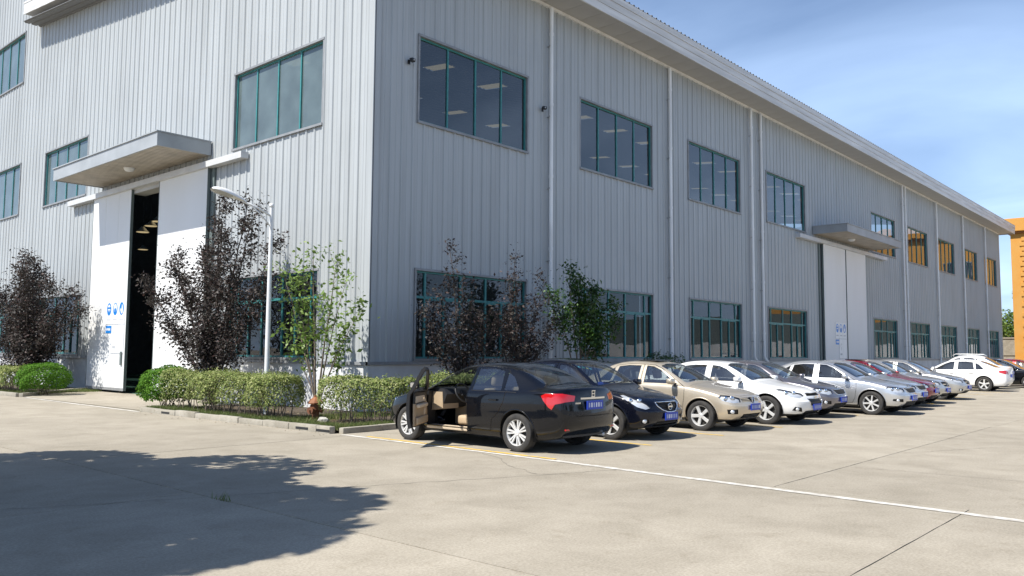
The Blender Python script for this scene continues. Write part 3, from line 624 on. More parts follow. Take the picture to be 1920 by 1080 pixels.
def hedge_box(name, label, seg, w, z0, z1, leafm, seed, leaf=.055, dens=900, cat='hedge', group=None, stems=16, rnd_=.3):
    """seg: polyline of the hedge's centre line (x, y); leaves fill an uneven shell; stems below."""
    g = np.random.default_rng(seed); r2 = random.Random(seed)
    base = (seg[0][0], seg[0][1], 0); root = tag(empty(name, base), label, cat, group)
    pts = [Vector((p[0] - base[0], p[1] - base[1])) for p in seg]; P, Nn = [], []; st = MB()
    ph = g.uniform(0, 6, 6)
    for k, (a, b) in enumerate(zip(pts[:-1], pts[1:])):
        L = (b - a).length; d = (b - a) / L; q = Vector((-d.y, d.x)); n = int(dens * L * (2 * (z1 - z0) + w))
        s = g.uniform(-.35 * w, L + .35 * w, n)
        # rounded-box section (two sides and the top), sampled through the outer skin
        q4 = g.uniform(0, 2 * (z1 - z0) + w, n); top = q4 < w; sd = np.where(g.random(n) < .5, 1., -1.)
        ua = np.where(top, q4 / w * 2 - 1, sd); ub = np.where(top, 1., g.uniform(-1, 1, n)); k4 = (ua ** 4 + ub ** 4) ** (-1 / 4.); ca, sa = ua * k4, ub * k4; hy = ca * w / 2; hz = sa * (z1 - z0) / 2; an = np.arctan2(sa, ca)
        dep = np.clip(1 - np.abs(g.normal(0, .16, n)), .25, 1.06); dep = np.where(g.random(n) < .035, g.uniform(1.02, 1.2, n), dep)
        bump = 1 + .10 * np.sin(s * 1.7 + ph[3]) * np.sin(s * 4.1 + ph[4]) + .07 * np.sin(s * 2.9 + ph[0]) + .06 * np.sin(s * 6.3 + an * 3 + ph[1]) + .05 * np.sin(s * 11 + an * 5 + ph[2])
        endf = np.clip(np.minimum(s + .35 * w, L + .35 * w - s) / (.35 * w), 0, 1) ** rnd_
        cx = s * d.x + hy * dep * bump * endf * q.x; cy = s * d.y + hy * dep * bump * endf * q.y; cz = (z0 + z1) / 2 + hz * dep * bump * (.55 + .45 * endf)
        P.append(np.stack([a.x + cx, a.y + cy, cz], 1)); Nn.append(np.stack([q.x * ca, q.y * ca, sa + .3], 1))
        for i in range(int(stems * L)):
            t = r2.uniform(0, L); o = r2.uniform(-.35, .35) * w; p = a + d * t + q * o
            st.tube([(p.x, p.y, .02), (p.x + r2.uniform(-.08, .08), p.y + r2.uniform(-.08, .08), z0 + .1), (p.x + r2.uniform(-.2, .2), p.y + r2.uniform(-.2, .2), (z0 + z1) / 2)], [.014, .010, .005], 5, False)
    st.build('stems', M['bark'], root, True, fix=False)
    P = np.concatenate(P); Nn = np.concatenate(Nn); patch = np.sin(P[:, 0] * 5.1 + ph[0]) * np.sin(P[:, 1] * 4.3 + ph[1]) * np.sin(P[:, 2] * 6 + ph[2])
    keep = (P[:, 2] > .08) & (g.random(len(P)) < np.clip(.22 + 1.1 * (P[:, 2] - z0) / (z1 - z0) + .35 * patch, .05, 1))
    link('foliage', leaf_mesh(P[keep], Nn[keep], leaf, 'foliage', leafm, g, .6), root)
    return root
hedge_box('hedge', 'clipped variegated cream and green hedge in front of the lamp post', [(-2.8, 3.2), (-2.8, -.55)], .95, .24, 1.06, M['leaf_hedge'], 21, .05, 2600)
hedge_box('hedge', 'variegated cream and green hedge running behind the black open-door car', [(-2.35, -1.75), (-1.75, -3.0)], .85, .24, 1.05, M['leaf_hedge'], 22, .05, 2600)
hedge_box('hedge', 'low variegated hedge along the wall behind the parked cars', [(-1.35, -3.15), (2.6, -3.15)], .75, .26, 1.08, M['leaf_hedge'], 23, .055, 1600)
hedge_box('hedge', 'dark green hedge top showing behind the gold car roof', [(11.2, -1.6), (12.7, -1.6)], .7, .3, 1.60, M['leaf_dark'], 24, .08, 500)
hedge_box('hedge', 'variegated hedge at the left edge of the photo before the purple tree', [(-2.9, 16.2), (-2.9, 23)], 1.0, .2, .95, M['leaf_hedge'], 25, .075, 900)
hedge_box('hedge', 'short variegated hedge piece between the round bush and lamp hedge', [(-2.8, 4.5), (-2.8, 3.7)], .95, .22, 1.1, M['leaf_hedge'], 26, .05, 2600)
def round_bush(name, label, c, r, h, seed):
    g = np.random.default_rng(seed); root = tag(empty(name, (c[0], c[1], 0)), label, 'bush'); n = int(9000 * r * h)
    v = g.normal(0, 1, (n, 3)); v /= np.linalg.norm(v, axis=1, keepdims=True); v[:, 2] = np.where(v[:, 2] < -.7, -v[:, 2], v[:, 2])
    dep = np.clip(1 - np.abs(g.normal(0, .13, n)), .3, 1.05) * (1 + .06 * np.sin(v[:, 0] * 7 + seed) + .06 * np.sin(v[:, 1] * 8 + v[:, 2] * 6))
    P = v * dep[:, None] * np.array([r, r, h / 2]); P[:, 2] += h / 2 + .06
    st = MB(); r2 = random.Random(seed)
    for i in range(14): st.tube([(r2.uniform(-.2, .2), r2.uniform(-.2, .2), 0), (r2.uniform(-.5, .5) * r, r2.uniform(-.5, .5) * r, h * .5)], [.015, .006], 5, False)
    st.build('stems', M['bark'], root, True, fix=False); link('foliage', leaf_mesh(P, v + np.array([0, 0, .3]), .06, 'foliage', M['leaf_bush'], g, .6), root)
round_bush('round_bush', 'bright green round clipped bush left of the white sliding door', (-2.6, 14.75), .92, 1.08, 31)
round_bush('round_bush', 'bright green round clipped bush right of the open doorway', (-2.7, 5.25), .78, 1.12, 32)

# planting beds, grass and litter
def flat_poly(name, pts, z, m, kind='structure'):
    o = MB().add([(x, y, z) for x, y in pts], [tuple(range(len(pts)))]).build(name, m); tag(o, kind=kind); return o
BED1 = [(-3.52, 5.0), (-3.52, -3.5), (15.5, -3.5), (15.5, 0), (0, 0), (0, 5.0)]
BED0 = [(0, 17.25), (-3.52, 13.95), (-3.52, 38), (0, 38)]
flat_poly('planting_bed', BED1[::-1], .06, M['soil']); flat_poly('planting_bed', BED0, .06, M['soil'])
def inside(poly, x, y):
    c = False; n = len(poly)
    for i in range(n):
        (x0, y0), (x1, y1) = poly[i], poly[(i + 1) % n]
        if (y0 > y) != (y1 > y) and x < (x1 - x0) * (y - y0) / (y1 - y0) + x0: c = not c
    return c
def blades(name, boxes, m, seed, h=(.04, .12), w=.012):
    g = np.random.default_rng(seed); V = []; F = 0
    for (x0, x1, y0, y1, n, z) in boxes:
        x = g.uniform(x0, x1, n); y = g.uniform(y0, y1, n); hh = g.uniform(h[0], h[1], n); an = g.uniform(0, 6.28, n); le = g.normal(0, .35, (n, 2)) * hh[:, None]
        dx, dy = np.cos(an) * w / 2, np.sin(an) * w / 2; zz = np.full(n, z)
        V.append(np.stack([np.stack([x - dx, y - dy, zz], 1), np.stack([x + dx, y + dy, zz], 1), np.stack([x + le[:, 0], y + le[:, 1], zz + hh], 1)], 1))
    V = np.concatenate(V); n = len(V); me = bpy.data.meshes.new(name); me.vertices.add(3 * n); me.vertices.foreach_set('co', V.reshape(-1)); me.loops.add(3 * n); me.loops.foreach_set('vertex_index', np.arange(3 * n, dtype=np.int32))
    me.polygons.add(n); me.polygons.foreach_set('loop_start', np.arange(0, 3 * n, 3, dtype=np.int32)); me.polygons.foreach_set('loop_total', np.full(n, 3, dtype=np.int32)); me.materials.append(m); me.update()
    return link(name, me)
gr = blades('grass', [(-3.5, -2.9, -3.45, 4.9, 15000, .06), (-3.5, -2.4, 3.6, 4.95, 3500, .06), (-3.5, -1.6, -3.5, -2.9, 4200, .06), (-3.5, -.1, -1.5, -.2, 3500, .06), (-3.5, -2.7, 14.5, 24, 6000, .06), (-3.0, -.6, 14.8, 16.5, 3000, .06),
                      (-8.83, -8.78, -8.75, -8.4, 22, -.01)], M['grass'], 41)
tag(gr, 'short scruffy grass growing along the kerb and in joints', 'grass', kind='stuff')
g_ = np.random.default_rng(43); nl = 2600
lx = np.concatenate([g_.uniform(-3.4, -1.2, nl), g_.uniform(-3.4, 0, 500), g_.uniform(-4.2, -3.6, 60)]); ly = np.concatenate([g_.uniform(-3.4, 4.8, nl), g_.uniform(-3.4, -1, 500), g_.uniform(-4, 4.5, 60)]); lz = np.where(lx < -3.6, .012, .075)
lo_ = link('leaf_litter', leaf_mesh(np.stack([lx, ly, lz], 1), np.tile(np.array([0, 0, 3.]), (len(lx), 1)), .045, 'leaf_litter', M['litter'], g_)); tag(lo_, 'dry fallen leaves scattered under the hedges', 'leaf litter', kind='stuff')
# kerb stones
def kerb(label_name, pts, seed, slots=()):
    k = empty(label_name, (0, 0, 0)); tag(k, kind='structure'); r2 = random.Random(seed)
    for a, b in zip(pts[:-1], pts[1:]):
        a = Vector(a); b = Vector(b); L = (b - a).length; d = (b - a) / L; q = Vector((-d.y, d.x)); s = 0
        while s < L - .15:
            l = min(.98, L - s); m_ = MB(); h = .125 + r2.uniform(-.012, .012); o = r2.uniform(-.008, .008); drain = any(abs(s + l / 2 - t) < .5 for t in slots)
            m_.bbox(-l / 2 + .006, l / 2 - .006, -.07, .07, -.04, h, .016)
            me = m_.mesh('kerb_stone', M['kerb_concrete'], 'auto'); c = a + d * (s + l / 2) + q * o
            ob = link('kerb_stone', me, k); ob.location = (c.x, c.y, 0); ob.rotation_euler = (r2.uniform(-.02, .02), r2.uniform(-.008, .008), math.atan2(d.y, d.x) + r2.uniform(-.01, .01))
            if drain:
                for sgn in (-1, 1): MB().box(-.22, .22, sgn * .0695 - .004, sgn * .0695 + .004, .025, .075).build('drain_slot', M['black_metal'], ob)
            s += l
    return k
kerb('kerb', [(-3.6, 4.85), (-3.6, -3.45)], 3, (1.3, 7.7))
kerb('kerb', [(-3.5, -3.58), (15.5, -3.58)], 4)
kerb('kerb', [(-.25, 17.15), (-3.55, 14.0)], 5); kerb('kerb', [(-3.6, 14.1), (-3.6, 36)], 6, (2.0,))
flat_poly('door_apron', [(-.01, 5.1), (-.01, 17.2), (-3.5, 13.9), (-3.5, 5.1)][::-1], .012, M['concrete'])
# stones by the hydrant
def rock(c, r, seed, label):
    bm = bmesh.new(); bmesh.ops.create_icosphere(bm, subdivisions=2, radius=1); r2 = random.Random(seed)
    for v in bm.verts: v.co = Vector((v.co.x * r[0], v.co.y * r[1], v.co.z * r[2])) * r2.uniform(.85, 1.12)
    me = bpy.data.meshes.new('rock'); bm.to_mesh(me); bm.free(); me.materials.append(M['stone']); tag(link('rock', me, None, c), label, 'rock')
rock((-2.75, -1.95, .12), (.12, .15, .08), 1, 'pale lump of stone beside the rusty hydrant'); rock((-3.3, -3.0, .08), (.05, .06, .04), 2, 'small pale pebble near the kerb end by the black car')

# trees outside the frame and far away
def far_tree(name, label, base, h, r, seed, n=5000, leaf=.28, leafm='leaf_dark', trunk=.18, cz=.62, group=None, flat=1.0, trim=0):
    g = np.random.default_rng(seed); r2 = random.Random(seed); root = tag(empty(name, base), label, 'tree', group); tr = MB(); tr.tube([(0, 0, -.1), (.1, 0, h * .4), (0, .1, h * .85)], [trunk, trunk * .7, trunk * .25], 8)
    C = []; 
    for i in range(26):
        v = Vector((r2.gauss(0, 1), r2.gauss(0, 1), r2.gauss(0, 1))).normalized() * r2.uniform(.35, .95); c = Vector((v.x * r, v.y * r, h * cz + v.z * h * (1 - cz) * .92 * flat)); C.append((c, r * r2.uniform(.22, .42)))
        tr.tube([(0, 0, h * r2.uniform(.25, .5)), c * .6 + Vector((0, 0, h * .15)), c], [trunk * .35, trunk * .2, .02], 5, False)
    tr.build('trunk', M['bark'], root, True, fix=False); P = []
    for c, rr in C: k = n // 26; v = g.normal(0, 1, (k, 3)); v /= np.linalg.norm(v, axis=1, keepdims=True); P.append(np.array(c) + v * (rr * g.uniform(.5, 1.05, k) ** .6)[:, None])
    P = np.concatenate(P)
    if trim: P = P[np.arctan2(P[:, 1] + base[1] - CAM.y, P[:, 0] + base[0] - CAM.x) > trim]     # the crown ends short of the street side
    link('crown', leaf_mesh(P, np.tile(np.array([0, 0, .6]), (len(P), 1)), leaf, 'crown', M[leafm], g), root)
far_tree('broadleaf_tree', 'tree left of the photographer whose shadow falls on the pavement', (-15.45, -5.75, 0), 8.5, 4.0, 51, 75000, .25, 'leaf_dark', .2, .70, trim=R(77.5))
far_tree('camphor_tree', 'rounded green tree beyond the boundary wall past the warehouse end', (104, 7.5, 0), 7.4, 4.5, 52, 9000, .34, 'leaf_green', .25)
far_tree('camphor_tree', 'second green tree beyond the boundary wall nearer the orange building', (110, 2.5, 0), 7.6, 5, 53, 9000, .34, 'leaf_dark', .25)
far_tree('pine_tree', 'wispy taller tree top beside the orange building', (118, 3.6, 0), 15, 3, 54, 2600, .3, 'leaf_dark', .2, .75)
for i, (x, y, h) in enumerate(((-8, -58, 9), (8, -58, 10), (24, -59, 9), (40, -58, 10.5), (-24, -58, 10))):
    far_tree('roadside_tree', ['leftmost', 'second', 'middle', 'fourth', 'rightmost'][i] + ' tree behind the low yard wall across the car park', (x, y, 0), h, 5.2, 60 + i, 5000, .4, 'leaf_dark', .25, .55, 'trees behind the yard wall')
# ------------------------------------------------------------------ lamp post, hydrant, signs, cameras
LPo = tag(empty('lamp_post', (-2.25, 1.12, 0)), 'white street lamp on a slim pole beside the young green tree', 'street lamp')
MB().lathe([(.10, 0), (.10, .04), (.062, .06), (.058, 2.5), (.042, 5.17), (.042, 5.20)], 16).build('pole', M['lamp_grey'], LPo, 'auto')
MB().lathe([(.0, 5.2), (.05, 5.2), (.06, 5.24), (.05, 5.29), (0, 5.31)], 12).build('finial', M['lamp_grey'], LPo, True)
MB().box(-.16, .16, -.16, .16, 0, .03).build('base_plate', M['galv'], LPo)
MB().tube([(0, 0, 4.97), (-.35, 0, 5.12), (-.80, 0, 5.24)], .028, 10).build('arm', M['lamp_grey'], LPo, True)
MB().tube([(0, 0, 4.7), (-.3, 0, 4.98), (-.58, 0, 5.19)], .016, 8).build('brace', M['lamp_grey'], LPo, True)
def lamp_head():
    """flattened teardrop shell pointing along -x with a lens below."""
    top, lens = MB(), MB(); n, k = 14, 16
    prof = [(0, .035, .035), (.08, .065, .065), (.25, .11, .10), (.42, .15, .125), (.60, .175, .13), (.76, .165, .11), (.87, .12, .075), (.93, .05, .03)]
    vs, fs = [], []
    for (x, wy, wz) in prof:
        for j in range(k + 1):
            a = math.pi * j / k; vs.append((-x, wy * math.cos(a), wz * math.sin(a)))
    for i in range(len(prof) - 1):
        for j in range(k): fs.append((i * (k + 1) + j, i * (k + 1) + j + 1, (i + 1) * (k + 1) + j + 1, (i + 1) * (k + 1) + j))
    for i in range(len(prof) - 1): fs.append((i * (k + 1), (i + 1) * (k + 1), (i + 1) * (k + 1) + k, i * (k + 1) + k))
    top.add(vs, fs); h = top.build('lamp_head', M['lamp_grey'], LPo, 'auto'); h.location = (-.72, 0, 5.23); h.rotation_euler = (0, R(12), 0)
    vs, fs = [], []
    for (x, wy, wz) in prof[3:8]:
        for j in range(9):
            a = math.pi * j / 8; vs.append((-x, wy * .86 * math.cos(a), -.004 - .05 * math.sin(a) * wy / .14))
    for i in range(4):
        for j in range(8): fs.append((i * 9 + j, i * 9 + j + 1, (i + 1) * 9 + j + 1, (i + 1) * 9 + j))
    lens.add(vs, fs); lens.build('lens', M['lamp_lens'], h, True)
lamp_head()
HY = tag(empty('fire_hydrant', (-2.3, -1.02, .0)), 'rusty brown fire hydrant with conical cap between the two hedges', 'hydrant')
MB().lathe([(.17, 0), (.17, .04), (.10, .05), (.095, .30), (.14, .34), (.15, .44), (.12, .5)], 20).build('barrel', M['rust'], HY, 'auto')
MB().lathe([(.21, .50), (.215, .53), (.16, .60), (.08, .665), (.05, .68), (.05, .72), (0, .725)], 8).build('cap', M['rust_cap'], HY)
for an, r_, l in ((R(200), .085, .26), (R(100), .065, .2), (R(300), .065, .2)):
    d = Vector((math.cos(an), math.sin(an), 0)); o = MB().tube([d * .08 + Vector((0, 0, .33)), d * l * .8 + Vector((0, 0, .33)), d * l * .8 + Vector((0, 0, .33)), d * l + Vector((0, 0, .33))], [r_ * .8, r_ * .8, r_ * 1.15, r_ * 1.15], 12).build('outlet', M['rust'], HY, 'auto')
    MB().tube([d * l + Vector((0, 0, .33)), d * (l + .05) + Vector((0, 0, .33))], .025, 5).build('outlet_nut', M['rust'], o)
for k in range(6):
    a = k * 1.0472; MB().lathe([(0, 0), (.014, 0), (.014, .03), (0, .03)], 6, 'z', (.14 * math.cos(a), .14 * math.sin(a), .04)).build('flange_bolt', M['rust'], HY)

HY.scale = (.84, .84, .84)
def disc(place, s, z, r, d0, d1, n=24, r2=None):
    m_ = MB(); P = [(s + r * math.cos(2 * math.pi * k / n), z + (r2 or r) * math.sin(2 * math.pi * k / n)) for k in range(n)]
    return m_.prism(P, lambda u, v, d: place(u, d, v), d0, d1)
def signs(place, s_l, dirn, z, where, d=.183):
    """three pictogram plates, blue label, and the white notice board below (as on both sliding doors)."""
    kinds = ['goggles', 'dust mask', 'gloves']
    for k in range(3):
        s = s_l + dirn * (.27 + k * .545); root = tag(empty('safety_sign', (0, 0, 0)), f'white safety plate with blue {kinds[k]} pictogram on {where}', 'sign')
        m_ = MB(); sbox(m_, place, s - .262, s + .262, d, d + .012, z - .9, z); m_.build('plate', M['sign_white'], root)
        m_ = MB(); sbox(m_, place, s - .268, s + .268, d - .001, d + .006, z - .906, z + .006); m_.build('rim', M['sign_grey'], root)
        disc(place, s, z - .33, .19, d + .012, d + .015, 28, .24).build('disc', M['sign_blue'], root)
        e = d + .0165
        if k == 0:
            disc(place, s, z - .30, .115, d + .015, e, 20, .15).build('face', M['sign_white'], root); m_ = MB(); sbox(m_, place, s - .12, s + .12, e, e + .002, z - .32, z - .25); m_.build('goggle_band', M['sign_blue'], root)
            m_ = MB(); sbox(m_, place, s - .05, s + .05, e, e + .002, z - .44, z - .36); m_.build('mouth', M['sign_blue'], root)
        elif k == 1:
            disc(place, s, z - .30, .13, d + .015, e, 20, .17).build('face', M['sign_white'], root); disc(place, s, z - .38, .085, e, e + .002, 20, .09).build('mask', M['sign_blue'], root)
        else:
            MB().prism([(s - .10, z - .50), (s + .02, z - .52), (s + .10, z - .38), (s + .07, z - .30), (s + .0, z - .38), (s - .02, z - .18), (s - .07, z - .18), (s - .11, z - .36)], lambda u, v, q: place(u, q, v), d + .015, e).build('glove', M['sign_white'], root)
        for r_ in range(6):
            m_ = MB(); sbox(m_, place, s - .17 + r_ * .06, s - .13 + r_ * .06, d + .012, d + .0135, z - .76, z - .705); m_.build('caption_mark', M['sign_grey'], root)
    root = tag(empty('label_plate', (0, 0, 0)), f'small blue label plate under the pictograms on {where}', 'sign'); s = s_l + dirn * .27
    m_ = MB(); sbox(m_, place, s - .24, s + .24, d, d + .012, z - 1.24, z - .96); m_.build('plate', M['sign_blue'], root)
    for r_ in range(5): m_ = MB(); q = s - .17 + r_ * .075; sbox(m_, place, q, q + .055, d + .012, d + .014, z - 1.14, z - 1.05); m_.build('letter_mark', M['sign_white'], root)
    root = tag(empty('notice_board', (0, 0, 0)), f'white two-sheet notice board under the pictograms on {where}', 'sign'); s = s_l + dirn * 1.08
    for q, w in ((-.27, .26), (.27, .26)):
        m_ = MB(); c = s + dirn * q; sbox(m_, place, c - w, c + w, d, d + .012, z - 2.0, z - .93); m_.build('sheet', M['sign_white'], root)
    m_ = MB(); sbox(m_, place, s - .55, s + .55, d - .001, d + .006, z - 2.02, z - .915); m_.build('rim', M['sign_grey'], root)
    c = s - dirn * .27
    P = []; 
    for j in range(13): a = math.pi * (.1 + 1.0 * j / 12); P.append((c + dirn * .07 * math.cos(a), z - 1.30 + .12 * math.sin(a)))
    m_ = MB(); m_.tube([place(u, d + .014, v) for u, v in P + [(c + dirn * .03, z - 1.45), (c + dirn * .02, z - 1.55)]], .007, 5); m_.build('ear_mark', M['sign_grey'], root)
    for r_ in range(4): m_ = MB(); q = c - .14 + r_ * .075; sbox(m_, place, q, q + .055, d + .012, d + .014, z - 1.82, z - 1.72); m_.build('letter_mark', M['sign_grey'], root)
signs(left, 15.7, -1, 3.48, 'the left sunlit door')
signs(right, 32.25, 1, 3.42, 'the far shaded door')
def cctv(x, z, label, turn):
    c = tag(empty('security_camera', (x, -.04, z)), label, 'camera')
    MB().bbox(-.06, .06, -.03, 0, -.09, .09, .008).build('mount', M['black_metal'], c); MB().tube([(0, -.02, .0), (0, -.14, .02), (0, -.16, .05)], .018, 8).build('arm', M['black_metal'], c, True)
    c.scale = (.7, .7, .7); b_ = MB().bbox(-.1, .1, -.26, -.1, -.02, .12, .02).build('housing', M['black_metal'], c); b_.rotation_euler = (0, 0, turn)
    MB().lathe([(0, 0), (.035, 0), (.035, .02), (0, .02)], 12, 'y', (0, -.28, .05)).build('lens', M['sign_grey'], b_, True)
cctv(1.17, 9.6, 'small black security camera near the building corner', .2); cctv(6.98, 9.58, 'small black security camera beside the first downpipe', -.3)
MB_w = MB().tube([(96, 14, 6.1), (96, 4, 5.95), (96, -6, 6.1)], .02, 5); tag(MB_w.build('power_cable', M['black_metal']), 'thin power cable crossing the sky past the warehouse end', 'cable')
# ------------------------------------------------------------------ cars
def paint(name, col, metal=.0, rough=.25, flake=.0):
    m, nt, b = new_mat(name); b.inputs['Base Color'].default_value = (*col, 1); b.inputs['Metallic'].default_value = metal; b.inputs['Roughness'].default_value = rough
    b.inputs['Coat Weight'].default_value = 1.0; b.inputs['Coat Roughness'].default_value = .025; b.inputs['Coat IOR'].default_value = 1.42; b.inputs['Specular IOR Level'].default_value = .1
    N = nt.nodes.new; L = nt.links.new; tc = N('ShaderNodeTexCoord'); no = N('ShaderNodeTexNoise'); no.inputs['Scale'].default_value = 3.5; no.inputs['Detail'].default_value = 6; L(tc.outputs['Object'], no.inputs['Vector'])
    mr = N('ShaderNodeMapRange'); mr.inputs['To Min'].default_value = max(.0, rough - .06); mr.inputs['To Max'].default_value = rough + .12; L(no.outputs['Fac'], mr.inputs['Value']); L(mr.outputs[0], b.inputs['Roughness'])
    m2 = N('ShaderNodeMapRange'); m2.inputs['From Min'].default_value = .35; m2.inputs['From Max'].default_value = .8; m2.inputs['To Min'].default_value = .015; m2.inputs['To Max'].default_value = .07; L(no.outputs['Fac'], m2.inputs['Value']); L(m2.outputs[0], b.inputs['Coat Roughness'])
    return m
paint('paint_black', (.0035, .004, .006)); paint('paint_navy', (.004, .005, .011)); paint('paint_gold', (.62, .54, .42), .55, .3); paint('paint_white', (.80, .80, .79), 0, .3)
paint('paint_grey', (.21, .20, .22), .7, .3); paint('paint_silver', (.64, .65, .66), .75, .3); paint('paint_silver_warm', (.56, .55, .52), .7, .32); paint('paint_red', (.22, .012, .02), .3, .25)
pm('rubber', (.022, .022, .023), .85, var=.4, vscale=9, col2=(.045, .042, .038), bump=.3, bscale=30); pm('plastic_black', (.014, .014, .015), .5); pm('seam', (.004, .004, .004), .9)
pm('wheel_well', (.008, .008, .008), .95); pm('alloy', (.70, .70, .69), .32, .35); pm('brake_dark', (.035, .033, .03), .7, .3); pm('chrome', (.75, .76, .77), .08, 1)
pm('beige', (.46, .35, .23), .65, var=.12, vscale=5); pm('beige_light', (.60, .49, .36), .6); pm('seat_dark', (.045, .045, .05), .8); pm('seat_grey', (.2, .2, .21), .8); pm('dash', (.02, .02, .022), .6)
pm('plate_blue', (.012, .045, .40), .4); pm('plate_white', (.75, .77, .8), .4); pm('plate_pale', (.38, .44, .62), .4)
pm('tail_red', (.50, .010, .012), .12, 0, .6, 1.0); pm('tail_pale', (.62, .35, .33), .15, 0, .6, 1.0); pm('reflector', (.80, .82, .84), .22, .35, bump=.7, bscale=22); pm('amber', (.7, .28, .02), .2)
pm('sticker_green', (.05, .42, .22), .5); pm('sticker_cyan', (.12, .50, .62), .5); pm('sticker_yellow', (.7, .62, .1), .5); pm('tissue', (.75, .72, .7), .7)
glass_mat('car_glass', (.55, .60, .60), .03, (.3, .3, .3), .01, 0, 1.55, .11); glass_mat('car_glass_dark', (.12, .135, .15), .03, (.2, .2, .2), .01, 0, 1.55, .07); glass_mat('lens_clear', (.94, .95, .96), .02, (.5, .5, .5), .02, 0, 1.45, .04)

ROWS = [  # x from nose, z centre, z rail, y rail, z shoulder, y shoulder
    (.05, .70, .685, .50, .64, .70), (.22, .785, .765, .57, .715, .785), (.50, .86, .835, .61, .79, .825), (.80, .91, .885, .65, .845, .845), (1.05, .95, .92, .685, .885, .852), (1.20, .985, .94, .715, .903, .856),
    (1.32, 1.035, .985, .72, .917, .857), (1.60, 1.20, 1.135, .69, .928, .86), (1.85, 1.335, 1.27, .655, .934, .86), (2.05, 1.413, 1.35, .628, .938, .86), (2.28, 1.452, 1.392, .61, .94, .86), (2.70, 1.475, 1.415, .60, .946, .86),
    (3.05, 1.455, 1.395, .60, .955, .86), (3.30, 1.40, 1.345, .605, .964, .858), (3.60, 1.275, 1.225, .632, .974, .852), (3.85, 1.155, 1.11, .66, .982, .842), (4.00, 1.09, 1.055, .675, .985, .832), (4.15, 1.075, 1.045, .665, .985, .81),
    (4.35, 1.07, 1.042, .63, .975, .765), (4.46, 1.04, 1.02, .565, .94, .705)]
LV0 = dict(r=.11, l1=.0, l2=-.005, l3=.015, s=.05)
def pip(poly, u, v):
    c = False; n = len(poly); j = n - 1
    for i in range(n):
        x0, y0 = poly[i]; x1, y1 = poly[j]
        if (y0 > v) != (y1 > v) and u < (x1 - x0) * (v - y0) / (y1 - y0) + x0: c = not c
        j = i
    return c
def inset(poly, d):
    n = len(poly); A = sum(poly[i][0] * poly[(i + 1) % n][1] - poly[(i + 1) % n][0] * poly[i][1] for i in range(n)); sg = 1 if A > 0 else -1; out = []
    for i in range(n):
        p = Vector(poly[i - 1]); q = Vector(poly[i]); r = Vector(poly[(i + 1) % n]); a = (q - p).normalized(); b = (r - q).normalized()
        na = Vector((-a.y, a.x)) * sg; nb = Vector((-b.y, b.x)) * sg; h = na + nb; k = h.dot(na); h = h / max(k, .35); out.append((q.x + h.x * d, q.y + h.y * d))
    return out
def knife(bm, poly, U, V, flt):
    U = Vector(U); V = Vector(V); us = [p[0] for p in poly]; vs_ = [p[1] for p in poly]; e = .01
    def bb(f):
        a = [U.dot(v.co) for v in f.verts]; b = [V.dot(v.co) for v in f.verts]; return min(a), max(a), min(b), max(b)
    cand = {}
    for f in bm.faces:
        if not flt(f.calc_center_median(), f.normal): continue
        q = bb(f)
        if q[1] > min(us) - e and q[0] < max(us) + e and q[3] > min(vs_) - e and q[2] < max(vs_) + e: cand[f] = q
    n = len(poly)
    for i in range(n):
        a = poly[i]; b = poly[(i + 1) % n]; x0, x1 = min(a[0], b[0]) - .002, max(a[0], b[0]) + .002; y0, y1 = min(a[1], b[1]) - .002, max(a[1], b[1]) + .002
        fs = [f for f, q in cand.items() if f.is_valid and q[1] > x0 and q[0] < x1 and q[3] > y0 and q[2] < y1]
        if not fs: continue
        es = {ed for f in fs for ed in f.edges}; vv = {v for f in fs for v in f.verts}
        no = U * (b[1] - a[1]) - V * (b[0] - a[0])
        if no.length < 1e-7: continue
        r = bmesh.ops.bisect_plane(bm, geom=list(fs) + list(es) + list(vv), dist=1e-5, plane_co=U * a[0] + V * a[1], plane_no=no.normalized())
        for g in r['geom']:
            if isinstance(g, bmesh.types.BMFace) and g.is_valid: cand[g] = bb(g)
        for f in list(cand):
            if not f.is_valid: del cand[f]
SQ = math.sqrt(.5)
